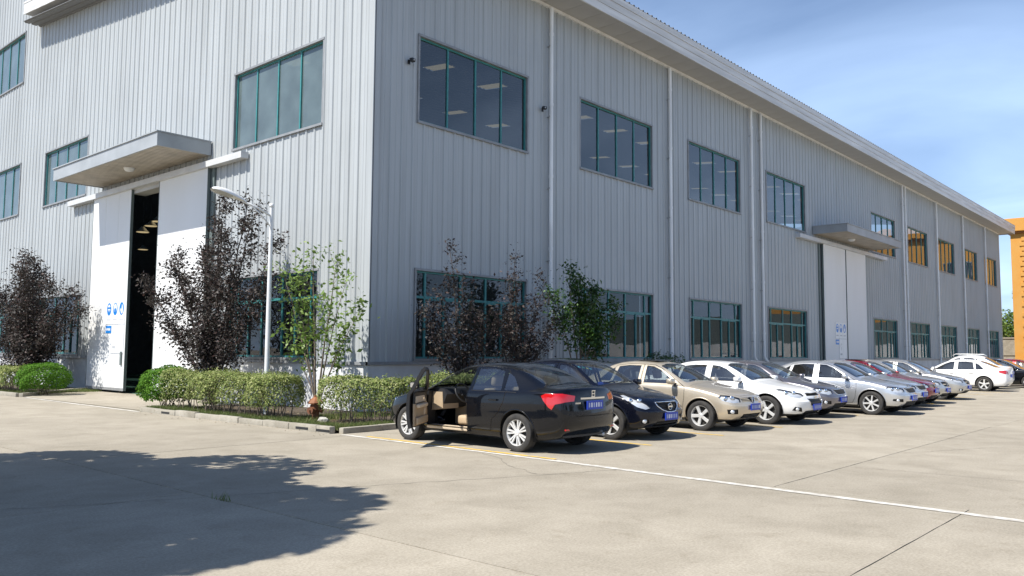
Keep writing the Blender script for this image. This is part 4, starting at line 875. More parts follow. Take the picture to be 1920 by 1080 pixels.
def build_shell(spec):
    """subdivided body skin as half bmesh (y>=0); x runs rearward from the nose."""
    L = spec['L']; sx = L / 4.5; hz = spec.get('h', 1.47) / 1.475; W = spec.get('w', 1.74) / 1.74
    rows = [list(r) for r in ROWS]
    if 'rows' in spec: rows = spec['rows'](rows)
    def rz(z): return z if z < .95 else .95 + (z - .95) * (spec.get('h', 1.47) - .95) / .525
    R_ = [(x * sx, rz(zc), rz(ze), ye * W, zs, ys * W) for x, zc, ze, ye, zs, ys in rows]
    lv = dict(LV0); lv.update(spec.get('lv', {})); zr = .20
    def ring(i):
        x, zc, ze, ye, zs, ys = R_[i]; ff = max(0, 1 - x / .55); fr = max(0, 1 - (L - x) / .5)
        up = .05 * ff + .09 * fr
        z1, z2, z3 = .36 + .03 * fr, .58, zs - .11
        dx = {k: (v if i == 0 else (-v if i == len(R_) - 1 else 0)) for k, v in lv.items()}
        yb = ys - .065 * W
        P = [(x + dx['r'] * 1.4, 0, zr + up), (x + dx['r'] * 1.4, yb * .3, zr + up), (x + dx['r'] * 1.35, yb * .55, zr + up), (x + dx['r'] * 1.25, yb * .75, zr + up), (x + dx['r'] * 1.15, yb * .9, zr + up)]
        P += [(x + dx['r'], yb, zr + up + .01), (x + dx['l1'], ys + .0, z1), (x + dx['l2'], ys + .024, z2), (x + dx['l3'], ys + .018, z3), (x + dx['s'], ys, zs)]
        gh = ze - zs; g1 = (ys - .045, zs + .016); 
        P += [(x + dx['s'], g1[0], g1[1])]
        t = .86 if gh > .12 else .6
        P += [(x + dx['s'], g1[0] + (ye - g1[0]) * t, g1[1] + (ze - g1[1]) * t + .004), (x + dx['s'], ye - .075, ze + (zc - ze) * .5), (x + dx['s'], ye * .48, zc - .010), (x + dx['s'], 0, zc)]
        return P
    rings = [ring(i) for i in range(len(R_))]; nr = len(rings[0])
    bowf, bowr = spec.get('bowf', .20), spec.get('bowr', .13)
    def warp(p):
        x, y, z = p; q = (abs(y) / .85) ** 2.3; a = max(0, 1 - x / 1.0) ** 1.2; b = max(0, 1 - (L - x) / .8) ** 1.2
        return Vector((x + bowf * q * a - bowr * q * b, y, z))
    bm = bmesh.new(); cache = {}
    def V(p, side):
        p = warp(p); p = Vector((p.x, p.y * side, p.z)); k = (round(p.x, 5), round(p.y, 5), round(p.z, 5))
        if k not in cache: cache[k] = bm.verts.new(p)
        return cache[k]
    def F(a, b, c, d):
        q = []
        for v in (a, b, c, d):
            if v not in q: q.append(v)
        if len(q) > 2:
            try: bm.faces.new(q)
            except ValueError: pass
    for side in (1, -1):
        for i in range(len(rings) - 1):
            for j in range(nr - 1): F(V(rings[i][j], side), V(rings[i + 1][j], side), V(rings[i + 1][j + 1], side), V(rings[i][j + 1], side))
        for e in (0, len(rings) - 1):
            P = rings[e]; bot = [P[5], P[4], P[3], P[2], P[1], P[0]]; top = [P[9], P[10], P[11], P[12], P[13], P[14]]; lev = [bot]
            for li, (k, key) in enumerate(((6, 'l1'), (7, 'l2'), (8, 'l3'))):
                row = [P[k]]
                for c in range(1, 6):
                    f = (k - 5) / 4; y = bot[c][1] * (1 - f) + top[c][1] * f; row.append((P[k][0] + (-.012 if e == 0 else .012), y, P[k][2] + (.0)))
                lev.append(row)
            lev.append(top)
            for a in range(4):
                for c in range(5): F(V(lev[a][c], side), V(lev[a][c + 1], side), V(lev[a + 1][c + 1], side), V(lev[a + 1][c], side))
    bmesh.ops.recalc_face_normals(bm, faces=bm.faces)
    me = bpy.data.meshes.new('shell_tmp'); bm.to_mesh(me); bm.free(); ob = bpy.data.objects.new('shell_tmp', me); COL.objects.link(ob)
    md = ob.modifiers.new('s', 'SUBSURF'); md.levels = md.render_levels = spec.get('sub', 3)
    dg = bpy.context.evaluated_depsgraph_get(); dg.update(); m2 = bpy.data.meshes.new_from_object(ob.evaluated_get(dg))
    bpy.data.objects.remove(ob); bpy.data.meshes.remove(me)
    bm = bmesh.new(); bm.from_mesh(m2); bpy.data.meshes.remove(m2)
    bmesh.ops.delete(bm, geom=[v for v in bm.verts if v.co.y < -1e-4], context='VERTS')
    for v in bm.verts:
        if v.co.y < 1e-4: v.co.y = 0
    bm.normal_update(); return bm
def make_car(spec):
    """returns dict of part meshes (already in car frame: +x forward, +y left, origin on the ground at mid wheelbase)."""
    L = spec['L']; sx = L / 4.5; fa = spec.get('fa', .87) * sx; wb = spec.get('wb', 2.65) * sx; ra = fa + wb; WR = spec.get('wr', .315); AR = WR + .055; CX = fa + wb / 2
    bm = build_shell(spec)
    UX, UY, UZ = (1, 0, 0), (0, 1, 0), (0, 0, 1); UF = (SQ, SQ, 0); UR = (-SQ, SQ, 0)
    side = lambda c, n: n.y > .25 and c.y > .4
    hs = (spec.get('h', 1.47) - .95) / .525
    def S(p): return [(x * sx, z if z < .95 else .95 + (z - .95) * hs) for x, z in p]
    def Z(p): return [(y, z if z < .95 else .95 + (z - .95) * hs) for y, z in p]
    circ = lambda cx, r: [(cx + r * math.cos(a), WR + .01 + r * math.sin(a)) for a in np.linspace(0, 2 * math.pi, 29)[:-1]]
    OUT = []   # (part, poly, U, V, filter, inset seam)
    for cx in (fa, ra): OUT.append(('hole', circ(cx, AR), UX, UZ, lambda c, n: c.y > .46, 0))
    fg = S(spec.get('fglass', [(1.46, .968), (1.94, 1.262), (2.14, 1.335), (2.32, 1.352), (2.30, .972)])); rg_ = S([(2.46, .976), (2.47, 1.353), (2.8, 1.357), (3.06, 1.325), (3.14, .988)]); qg = S([(3.20, .992), (3.16, 1.292), (3.31, 1.225), (3.50, 1.035), (3.52, 1.0)])
    OUT += [('side_window', fg, UX, UZ, side, 0), ('rear_side_window', rg_, UX, UZ, side, 0), ('quarter_window', qg, UX, UZ, side, 0)]
    fd = S([(1.36, .31), (1.28, .45), (1.24, .70), (1.24, .905), (1.42, 1.0), (1.93, 1.300), (2.13, 1.372), (2.39, 1.39), (2.385, .95), (2.38, .31)])
    rd = S([(2.39, .31), (2.395, .95), (2.40, 1.39), (2.8, 1.392), (3.13, 1.352), (3.24, 1.25), (3.28, .98), (3.24, .80), (3.13, .62), (2.98, .50), (2.94, .31)])
    OUT += [('front_door', fd, UX, UZ, side, .009), ('rear_door', rd, UX, UZ, side, .009)]
    ws = Z([(-.2, 1.03), (.30, 1.025), (.62, 1.0), (.655, 1.015), (.545, 1.335), (.50, 1.358), (.25, 1.395), (-.2, 1.40)])
    OUT.append(('windshield', ws, UY, UZ, lambda c, n: 1.1 * sx < c.x < 2.35 * sx and n.x < -.12, 0))
    rw = Z(spec.get('rwin', [(-.2, 1.125), (.50, 1.10), (.575, 1.12), (.53, 1.33), (.48, 1.355), (-.2, 1.395)]))
    OUT.append(('rear_windshield', rw, UY, UZ, lambda c, n: 3.0 * sx < c.x < 4.1 * sx and n.x > .12, 0))
    OUT.append(('hood', [(spec.get('hood0', .17), -.2), (spec.get('hood0', .17) + .02, .35), (.34, .60), (.75, .685), (1.17 * sx, .715), (1.19 * sx, -.2)], UX, UY, lambda c, n: n.z > .3 and c.x < 1.4 and c.z > .6, .006))
    OUT.append(('trunk_lid', [(4.02 * sx, -.2), (4.02 * sx, .60), (4.3 * sx, .585), (L + .1, .56), (L + .1, -.2)], UX, UY, lambda c, n: n.z > .45 and c.x > 3.8 * sx and c.z > .8, .006))
    nose = lambda c, n: n.x < -.15 and c.x < .75; tail = lambda c, n: n.x > .15 and c.x > L - .8
    F45 = lambda c, n: c.x < 1.0 and c.z > .3 and (n.x < -.1 or n.y > .3); R45 = lambda c, n: c.x > L - .95 and c.z > .35 and (n.x > .1 or n.y > .3)
    if 'head' in spec: OUT.insert(2, ('headlight', [(u, z) for u, z in spec['head']], UF, UZ, F45, 0))
    if 'fog' in spec: OUT.insert(2, ('fog_recess', spec['fog'], UF, UZ, F45, 0))
    if 'tail' in spec: OUT.insert(2, ('taillight', [(u + (-L * -SQ if False else -L * SQ), z) for u, z in spec['tail']], UR, UZ, R45, 0))
    for k, poly in enumerate(spec.get('grille', [])): OUT.insert(2, ('grille' if k == 0 else 'lower_grille', poly, UY, UZ, nose, 0))
    if 'lidrear' in spec: OUT.append(('trunk_lid', spec['lidrear'], UY, UZ, tail, .006))
    if 'bumperline' in spec: OUT.append(('front_bumper', [(-.2, .1), (-.2, spec['bumperline']), (.55, spec['bumperline']), (1.5, spec['bumperline'] - .02), (1.5, .1)], UY, UZ, lambda c, n: c.x < fa - AR + .02, 0))
    OUT.append(('sill_trim', S([(.0, .10), (.0, .262), (L / sx, .262), (L / sx, .10)]), UX, UZ, lambda c, n: c.z < .35, 0))
    for part, poly, U, V, flt, se in OUT:
        knife(bm, poly, U, V, flt)
        if se: knife(bm, inset(poly, se), U, V, flt)
    bm.normal_update()
    cls = {}
    ins = [(p, poly, inset(poly, se) if se else None, Vector(U), Vector(V), flt) for p, poly, U, V, flt, se in OUT]
    for f in bm.faces:
        c = f.calc_center_median(); n = f.normal; nm = 'body_shell'
        for p, poly, ip, U, V, flt in ins:
            if not flt(c, n): continue
            u, v = U.dot(c), V.dot(c)
            if pip(poly, u, v):
                nm = p if (ip is None or pip(ip, u, v)) else 'panel_gap'; break
        cls.setdefault(nm, []).append(f)
    cls.pop('hole', None)
    full = BVHTree.FromBMesh(bm)
    def conv(co, m=1): return (CX - co.x, co.y * m, co.z)
    parts = {}
    for nm, fs in cls.items():
        idx = {}; vs_, ns, fc = [], [], []
        for f in fs:
            q = []
            for v in f.verts:
                if v not in idx:
                    idx[v] = len(vs_); vs_.append(v.co.copy()); nn = v.normal.copy()
                    if v.co.y < 1e-4: nn.y = 0; nn.normalize()
                    ns.append(nn)
                q.append(idx[v])
            fc.append(q)
        parts[nm] = (vs_, ns, fc)
    return dict(parts=parts, full=full, bm=bm, fa=fa, ra=ra, CX=CX, WR=WR, AR=AR, L=L, spec=spec, sx=sx)
CENTRE = {'body_shell', 'hood', 'trunk_lid', 'windshield', 'rear_windshield', 'panel_gap', 'grille', 'lower_grille', 'front_bumper', 'sill_trim'}
def part_mesh(C, nm, mats, sides, push=0, name=None, xf=None):
    vs_, ns, fc = C['parts'][nm]; V, Nn, F = [], [], []
    for m in sides:
        o = len(V)
        for v, n in zip(vs_, ns):
            V.append((C['CX'] - v.x + n.x * push * 1, (v.y - n.y * push) * m, v.z - n.z * push)); Nn.append((-n.x, n.y * m, n.z))
        for f in fc: q = [i + o for i in f]; F.append(q[::-1] if m == 1 else q)
    me = bpy.data.meshes.new(name or nm); me.from_pydata(V, [], F)
    for mt in (mats if isinstance(mats, (list, tuple)) else [mats]): me.materials.append(mt)
    me.polygons.foreach_set('use_smooth', [True] * len(me.polygons)); me.normals_split_custom_set_from_vertices(Nn); me.update(); return me
# ---- wheels: tyre, rim with spokes, dark disc behind
def tyre_mesh(r, w=.2):
    pr = [(r * .66, -w * .42), (r * .74, -w * .5), (r * .9, -w * .52), (r * .975, -w * .46), (r, -w * .34), (r * .985, -w * .30), (r, -w * .26), (r * 1.002, -w * .05), (r * .985, -w * .03), (r * .985, w * .03), (r * 1.002, w * .05), (r, w * .26), (r * .985, w * .30), (r, w * .34), (r * .975, w * .46), (r * .9, w * .52), (r * .74, w * .5), (r * .66, w * .42)]
    return MB().lathe(pr, 40, 'y').mesh('tyre', M['rubber'], 'auto')
def rim_mesh(r, style, w=.2):
    """outer face towards +y."""
    mb = MB(); ro = r * .68; y0 = w * .40
    mb.lathe([(ro * .93, -w * .4), (ro * .90, 0), (ro * .93, y0 - .02), (ro * .96, y0), (ro * 1.0, y0 + .012), (ro * 1.015, y0)], 40, 'y')
    n, ww, dbl = style
    for k in range(n):
        for off in ((-dbl, dbl) if dbl else (0,)):
            a = 2 * math.pi * k / n + off + .2; d = Vector((math.cos(a), 0, math.sin(a))); t = Vector((-math.sin(a), 0, math.cos(a)))
            a0, a1 = ro * .12, ro * .97; w0, w1 = ww * .8, ww
            def pt(rad, half, y): p = d * rad + t * half; return (p.x, y, p.z)
            vs_ = [pt(a0, -w0, y0 - .028), pt(a0, w0, y0 - .028), pt(a1, w1, y0 - .012), pt(a1, -w1, y0 - .012), pt(a0, -w0 * .75, y0 - .004), pt(a0, w0 * .75, y0 - .004), pt(a1, w1 * .75, y0 + .006), pt(a1, -w1 * .75, y0 + .006)]
            mb.add(vs_, [(0, 1, 2, 3), (4, 7, 6, 5), (0, 4, 5, 1), (1, 5, 6, 2), (2, 6, 7, 3), (3, 7, 4, 0)])
    mb.lathe([(ro * .26, y0 - .03), (ro * .25, y0 - .002), (ro * .2, y0 + .006), (ro * .12, y0 + .004), (.001, y0 + .008)], 20, 'y')
    for k in range(5):
        a = 2 * math.pi * k / 5 + .5; mb.lathe([(.008, y0 - .01), (.008, y0 + .006), (.001, y0 + .006)], 6, 'y', (ro * .19 * math.cos(a), 0, ro * .19 * math.sin(a)))
    return mb.mesh('rim', M['alloy'], 'auto')
def seat_meshes(m):
    a = MB(); a.bbox(-.26, .26, -.25, .25, .0, .17, .05); q = a.mesh('seat_cushion', m, True)
    b = MB(); b.bbox(-.07, .08, -.25, .25, 0, .60, .05); w = b.mesh('seat_back', m, True)
    c = MB(); c.bbox(-.05, .06, -.14, .14, 0, .19, .045); h = c.mesh('headrest', m, True)
    return q, w, h
WHEELS = {}
def assemble(name, label, C, x, y, facing, pnt, glass, seatm, style, group=None, opened=None, trim_body=True, plates='front', extras=None, rearglass=None, tilt=0):
    """facing: -1 nose towards -y (out of the bay), +1 nose towards the wall. x, y = position of the wheelbase middle."""
    root = tag(empty(name, (x, y, 0), R(90) * facing + R(random.Random(int(x * 13)).uniform(-1.3, 1.3)) * (0 if opened else 1)), label, 'car', group); sp = C['spec']; P = C['parts']; CX = C['CX']
    def put(nm, me, parent=root): return link(nm, me, parent)
    mp = {'body_shell': pnt, 'hood': pnt, 'trunk_lid': pnt, 'windshield': glass, 'rear_windshield': rearglass or glass, 'panel_gap': M['seam'], 'grille': M['plastic_black'], 'lower_grille': M['plastic_black'], 'front_bumper': pnt, 'sill_trim': M['plastic_black']}
    got = {}
    for nm in CENTRE:
        if nm in P: got[nm] = put(nm, part_mesh(C, nm, mp[nm], (1, -1), push=.008 if nm == 'panel_gap' else (.02 if 'grille' in nm else 0)))
    if 'panel_gap' in got: tag(got['panel_gap'], kind='stuff')
    for m in (1, -1):
        for nm, mt in (('front_door', pnt), ('rear_door', pnt)):
            if nm == 'front_door' and opened and m == 1: continue
            d = put(nm, part_mesh(C, nm, mt, (m,)))
            hx = (2.22 if nm == 'front_door' else 3.02) * C['sx']; hit = C['full'].ray_cast(Vector((hx, 3, .83)), Vector((0, -1, 0)))[0]
            if hit:
                hm = MB(); hm.bbox(CX - hx - .09, CX - hx + .09, m * (hit.y + .012), m * (hit.y + .034), .815, .845, .008); hm.box(CX - hx - .085, CX - hx - .065, m * (hit.y - .01), m * (hit.y + .014), .818, .842); hm.box(CX - hx + .065, CX - hx + .085, m * (hit.y - .01), m * (hit.y + .014), .818, .842); hm.build('door_handle', sp.get('handle', pnt), d)
            wn = {'front_door': 'side_window', 'rear_door': 'rear_side_window'}[nm]
            put('window_glass', part_mesh(C, wn, glass, (m,), push=.006), d)
        if 'quarter_window' in P: put('quarter_window', part_mesh(C, 'quarter_window', glass, (m,), push=.006))
        if 'headlight' in P:
            h = put('headlight', part_mesh(C, 'headlight', M['reflector'], (m,), push=.035)); put('lens', part_mesh(C, 'headlight', M['lens_clear'], (m,), push=-.001), h)
            us = [p[0] for p in sp['head']]; zs = [p[1] for p in sp['head']]
            for q in (.36, .66):
                u = min(us) + (max(us) - min(us)) * q; z = sum(zs) / len(zs) + .005; o = Vector((u * SQ, u * SQ, z)) + Vector((-3, 3, 0)); hit = C['full'].ray_cast(o, Vector((SQ, -SQ, 0)))[0]
                if hit is None: continue
                hit = hit + Vector((SQ, -SQ, 0)) * .03; mb = MB(); mb.lathe([(.001, .012), (.03, .01), (.048, .0), (.055, -.02)], 16, 'x', (0, 0, 0)); me = mb.mesh('projector', M['chrome'], True); o2 = put('projector', me, h); o2.location = (CX - hit.x, m * hit.y, hit.z); o2.rotation_euler = (0, 0, m * R(20))
        if 'fog_recess' in P:
            h = put('fog_recess', part_mesh(C, 'fog_recess', M['plastic_black'], (m,), push=.02)); us = [p[0] for p in sp['fog']]; zs = [p[1] for p in sp['fog']]; u = sum(us) / len(us); o = Vector((u * SQ - 3, u * SQ + 3, sum(zs) / len(zs))); hit = C['full'].ray_cast(o, Vector((SQ, -SQ, 0)))[0]
            if hit: me = MB().lathe([(.001, .01), (.03, .008), (.042, 0), (.045, -.03)], 16, 'x').mesh('fog_lamp', M['reflector'], True); o2 = put('fog_lamp', me, h); o2.location = (CX - hit.x - .008, m * (hit.y - .004), hit.z); o2.rotation_euler = (0, 0, m * R(25))
        if 'taillight' in P:
            h = put('taillight', part_mesh(C, 'taillight', M['tail_red'], (m,), push=-.004))
    # wheels
    key = (C['WR'], style)
    if key not in WHEELS: WHEELS[key] = (tyre_mesh(C['WR']), rim_mesh(C['WR'], style), MB().lathe([(.001, .02), (C['WR'] * .62, .02), (C['WR'] * .66, -.06)], 24, 'y').mesh('brake_disc', M['brake_dark'], 'auto'))
    ty, rm, bd = WHEELS[key]; tr = sp.get('w', 1.74) / 2 - .105
    for ax in (C['fa'], C['ra']):
        for m in (1, -1):
            w = empty('wheel', (CX - ax, m * tr, C['WR']), 0, root)
            for nm, me in (('tyre', ty), ('rim', rm), ('brake_disc', bd)):
                o = link(nm, me, w); o.rotation_euler = (0, .3 * ax, 0) if m == 1 else (0, .3 * ax, math.pi)
            # wheel well liner
            wl = MB(); yo, yi = tr + .085, tr - .32; n = 18; vs_, fs = [], []
            for k in range(n + 1):
                a = math.pi * (-.12 + 1.24 * k / n)
                for yy in (yo, yi): vs_.append((CX - ax + (C['AR'] + .004) * math.cos(a), m * yy, C['WR'] + .01 + (C['AR'] + .004) * math.sin(a)))
            for k in range(n): fs.append((2 * k, 2 * k + 1, 2 * k + 3, 2 * k + 2))
            fs.append(tuple(2 * k + 1 for k in range(n + 1))); wl.add(vs_, fs); wl.build('wheel_arch_liner', M['wheel_well'], root, fix=False)
            lip = MB(); pts = []
            for k in range(25):
                a = math.pi * (-.09 + 1.18 * k / 24); zz = C['WR'] + .01 + C['AR'] * math.sin(a); xx = ax - C['AR'] * math.cos(a); hit = C['full'].ray_cast(Vector((ax - (C['AR'] + .02) * math.cos(a), 3, C['WR'] + .01 + (C['AR'] + .02) * math.sin(a))), Vector((0, -1, 0)))[0]
                if hit and hit.y > .5: pts.append((CX - xx, m * (hit.y - .002), zz))
            if len(pts) > 4: lip.tube(pts, .013, 6); lip.build('arch_lip', pnt, root, True)
    # underside, floor and cabin
    fl = MB(); fl.box(CX - 3.55 * C['sx'], CX - 1.15 * C['sx'], -.70, .70, .24, .27); fl.build('cabin_floor', M['dash'], root)
    q, w, h = seat_meshes(seatm)
    for m in (1, -1):
        s = empty('front_seat', (CX - 2.18 * C['sx'], m * .36, .27), 0, root); link('seat_cushion', q, s, (.02, 0, .06)); o = link('seat_back', w, s, (-.27, 0, .14)); o.rotation_euler = (0, R(-16), 0); o = link('headrest', h, s, (-.47, 0, .76)); o.rotation_euler = (0, R(-8), 0)
    rb = MB(); rb.bbox(CX - 3.15 * C['sx'], CX - 2.7 * C['sx'], -.6, .6, .30, .52, .05); rb.build('rear_bench', seatm, root, True)
    rb = MB(); rb.prism([(-3.12, .5), (-3.02, .5), (-3.22, 1.04), (-3.34, 1.04)], lambda u, v, d: (CX + u * C['sx'], d, v), -.58, .58); rb.build('rear_seat_back', seatm, root)
    for m in (1, -1): o = link('headrest', h, root, (CX - 3.28 * C['sx'], m * .34, 1.03))
    ds = MB(); ds.prism([(-1.14, .92), (-1.40, .975), (-1.62, .955), (-1.70, .86), (-1.58, .62), (-1.25, .55)], lambda u, v, d: (CX + u * C['sx'], d, v), -.68, .68); ds.build('dashboard', M['dash'], root)
    sw = empty('steering_wheel', (CX - 1.80 * C['sx'], .36, .88), 0, root); sw.rotation_euler = (0, R(-62), 0)
    MB().tube([(.185 * math.cos(a), .185 * math.sin(a), 0) for a in np.linspace(0, 2 * math.pi, 25)], .016, 8, False).build('wheel_ring', M['dash'], sw, True)
    hb = MB(); hb.bbox(-.06, .06, -.07, .07, -.02, .03, .015); hb.box(-.012, .012, -.18, .18, -.005, .008); hb.box(-.17, 0, -.012, .012, -.005, .008); hb.build('hub', M['dash'], sw)
    # mirrors
    for m in (1, -1):
        if opened and m == 1: continue
        mm = MB(); mx_ = CX - 1.50 * C['sx']; ym = sp.get('w', 1.74) / 2 - .03
        mm.bbox(mx_ - .06, mx_ + .07, m * (ym + .05), m * (ym + .24), .965, 1.085, .04); mr = mm.build('side_mirror', sp.get('mirror', pnt), root, True)
        mm = MB(); mm.box(mx_ - .03, mx_ + .03, m * (ym - .06), m * (ym + .08), .955, .985); mm.build('mirror_arm', M['plastic_black'], mr)
        mm = MB(); mm.box(mx_ - .0625, mx_ - .0605, m * (ym + .075), m * (ym + .225), .985, 1.07); mm.build('mirror_glass', M['chrome'], mr)
    # front helper: surface point seen from the front/rear
    def fx(yy, z, rear=False):
        o = Vector((-3 if not rear else C['L'] + 3, abs(yy), z)); hit = C['full'].ray_cast(o, Vector((1 if not rear else -1, 0, 0)))[0]
        return CX - hit.x if hit else None
    def bar_on(nm, y0, y1, z, hgt, out, mat, parent=root, rear=False, n=14, z1=None, depth=.02):
        mb = MB(); top, bot = [], []; sg = -1 if rear else 1; rows_ = []
        for k in range(n + 1):
            yy = y0 + (y1 - y0) * k / n; zz = z if z1 is None else z + (z1 - z) * k / n; xx = fx(yy, zz, rear)
            if xx is None: continue
            rows_.append((xx, yy, zz))
        vs_, fs = [], []
        for xx, yy, zz in rows_: vs_ += [(xx + sg * out, yy, zz + hgt / 2), (xx + sg * out, yy, zz - hgt / 2), (xx - sg * depth, yy, zz - hgt / 2), (xx - sg * depth, yy, zz + hgt / 2)]
        for k in range(len(rows_) - 1):
            for j in range(4): fs.append((4 * k + j, 4 * k + (j + 1) % 4, 4 * k + 4 + (j + 1) % 4, 4 * k + 4 + j))
        if not rows_: return None
        fs += [(0, 1, 2, 3), tuple(4 * (len(rows_) - 1) + j for j in (3, 2, 1, 0))]; mb.add(vs_, fs); return mb.build(nm, mat, parent)
    api = dict(root=root, C=C, fx=fx, bar_on=bar_on, got=got, put=put, CX=CX, pnt=pnt, glass=glass)
    # licence plate
    def plate(z, rear=False, seed=0, blocky=True):
        xx = fx(0, z, rear); sg = -1 if rear else 1; pl = MB(); xa, xb = sorted((xx + sg * .012, xx + sg * .03)); pl.bbox(xa, xb, -.22, .22, z - .07, z + .07, .004); p_ = pl.build('licence_plate', M['plate_blue'], root); r2 = random.Random(seed)
        xe = xx + sg * .0315
        for k in range(6):
            yy = -.18 + k * .065; mt = M['plate_pale'] if r2.random() < .75 else M['plate_white']; q_ = MB(); xa, xb = sorted((xe, xx + sg * .029)); q_.box(xa, xb, yy, yy + .034, z - .035, z + .038); q_.build('plate_mark', mt, p_)
    if 'plate_f' in sp and plates in ('front', 'both'): plate(sp['plate_f'], False, int(x * 7))
    if 'plate_r' in sp and plates in ('rear', 'both'): plate(sp['plate_r'], True, int(x * 7))
    # wipers and rear-view mirror
    wp = MB()
    for yy in (.1, -.45):
        pts = []
        for k in range(6):
            y2 = yy + .5 * k / 5; z = 1.045 + .012 * k / 5; hit = C['full'].ray_cast(Vector((-2, abs(y2), z)), Vector((1, 0, 0)))[0]
            if hit: pts.append((CX - hit.x + .012, y2, z))
        if len(pts) > 2: wp.tube(pts, .007, 5)
    if wp.v: wp.build('wipers', M['plastic_black'], root)
    MB().bbox(CX - 1.93 * C['sx'], CX - 1.89 * C['sx'], -.11, .11, 1.22, 1.28, .012).build('inner_mirror', M['plastic_black'], root)
    if opened: open_door(api, opened, seatm)
    if extras: extras(api)
    return root
def open_door(api, ang, trim):
    """driver's door swung out on its front hinge, with lining, armrest, frame and mirror."""
    C = api['C']; root = api['root']; CX = api['CX']; pnt = api['pnt']; hx = CX - 1.27 * C['sx']; hy = .845
    d = empty('open_door', (hx, hy, 0), 0, root); d.rotation_euler = (0, 0, -R(ang))
    def local(me): me.transform(Matrix.Translation((-hx, -hy, 0))); return me
    link('outer_skin', local(part_mesh(C, 'front_door', pnt, (1,))), d)
    vs_, ns, fc = C['parts']['front_door']
    me = part_mesh(C, 'front_door', M['plastic_black'], (1,), push=.055); me.flip_normals(); link('inner_frame', local(me), d)
    # rim closing the edge between skin and inner frame
    ed = {}
    for f in fc:
        for a, b in zip(f, f[1:] + f[:1]): k = (min(a, b), max(a, b)); ed[k] = ed.get(k, 0) + 1
    mb = MB()
    for (a, b), c in ed.items():
        if c != 1: continue
        q = []
        for i, p in ((a, 0), (b, 0), (b, .055), (a, .055)): v, n = vs_[i], ns[i]; q.append((CX - v.x + n.x * p - hx, v.y - n.y * p - hy, v.z - n.z * p))
        mb.add(q, [(0, 1, 2, 3)])
    mb.build('door_edge', M['plastic_black'], d, fix=False)
    # lining: lower beige panel, dark upper, armrest, pocket, speaker, handle, all inside (local -y)
    sx = C['sx']; x0, x1 = -.06, -1.04 * sx
    lin = MB(); lin.prism([(x0 - .02, .36), (x1 + .03, .36), (x1 + .02, .70), (x1 + .02, .735), (x0 - .05, .735), (x0 - .01, .55)], lambda u, v, q: (u, q, v), -.085, -.060); o = lin.build('lower_lining', M['beige'], d)
    up = MB(); up.prism([(x0 - .05, .742), (x1 + .02, .742), (x1 + .02, .93), (x0 - .08, .90)], lambda u, v, q: (u, q, v), -.085, -.060); up.build('upper_lining', M['plastic_black'], d)
    ov = MB(); ov.prism([(x0 - .18, .75), (x1 + .08, .75), (x1 + .10, .86), (x0 - .30, .855)], lambda u, v, q: (u, q, v), -.098, -.0855); ov.build('lining_insert', M['beige_light'], d)
    ar = MB(); ar.bbox(x1 + .12, x0 - .22, -.15, -.0855, .66, .725, .02); ar.build('armrest', M['beige_light'], d, True)
    pk = MB(); pk.bbox(x1 + .1, x0 - .12, -.13, -.0855, .38, .50, .02); pk.build('door_pocket', M['beige'], d, True)
    MB().lathe([(.001, -.096), (.075, -.096), (.08, -.0855)], 20, 'y', (x0 - .2, 0, .56)).build('speaker', M['beige_light'], d, True)
    MB().bbox(x0 - .42, x0 - .32, -.105, -.0985, .79, .825, .004).build('inner_handle', M['chrome'], d)
    mm = MB(); mm.bbox(-.30, -.17, .03, .20, .965, 1.08, .04); mr = mm.build('side_mirror', M['plastic_black'], d, True); MB().box(-.27, -.21, -.05, .09, .955, .985).build('mirror_arm', M['plastic_black'], mr); MB().box(-.3045, -.3005, .055, .175, .985, 1.06).build('mirror_glass', M['chrome'], mr)
    # door opening: sill plate, pillars' inner faces, seal
    sl = MB(); sl.bbox(CX - 2.36 * sx, CX - 1.34 * sx, .62, .83, .255, .315, .02); sl.build('door_sill', M['beige_light'], root)
    bp = MB(); bp.bbox(CX - 2.42 * sx, CX - 2.37 * sx, .62, .83, .28, .94, .015); bp.build('pillar_lining', M['plastic_black'], root)
    fp = MB(); fp.prism([(CX - 1.30 * sx, .28), (CX - 1.22 * sx, .28), (CX - 1.22 * sx, .90), (CX - 1.36 * sx, .92)], lambda u, v, q: (u, q, v), .60, .80); fp.build('hinge_pillar', M['plastic_black'], root)
    kp = MB(); kp.prism([(CX - 1.62 * sx, .60), (CX - 1.28 * sx, .56), (CX - 1.24 * sx, .90), (CX - 1.6 * sx, .90)], lambda u, v, q: (u, q, v), .30, .695); kp.build('dash_lining', M['beige'], root)
    kp = MB(); kp.bbox(CX - 1.9 * sx, CX - 1.3 * sx, -.04, .08, .27, .75, .03); kp.build('centre_console', M['beige'], root)
# ---- the cars in the row
def emblem_round(api, z, r, inner):
    xx = api['fx'](0, z); o = MB(); pts = [(xx + .03, r * math.cos(a), z + r * math.sin(a)) for a in np.linspace(0, 2 * math.pi, 21)]; o.tube(pts, r * .13, 6, False); e = o.build('emblem', M['chrome'], api['root'], True)
    m_ = MB(); m_.lathe([(.001, .0), (r, 0)], 20, 'x', (xx + .022, 0, z)); m_.build('emblem_ground', M['plastic_black'], e)
    if inner == 'bar': MB().box(xx + .022, xx + .04, -r * 1.25, r * 1.25, z - r * .22, z + r * .22).build('emblem_bar', M['chrome'], e)
    elif inner == 'vw':
        t = MB(); X = xx + .03
        t.tube([(X, r * .45, z + r * .85), (X, 0, z + r * .1), (X, -r * .45, z + r * .85)], r * .10, 5); t.tube([(X, r * .85, z + r * .4), (X, r * .4, z - r * .75), (X, 0, z - r * .02), (X, -r * .4, z - r * .75), (X, -r * .85, z + r * .4)], r * .10, 5); t.build('emblem_strokes', M['chrome'], e)
    return e
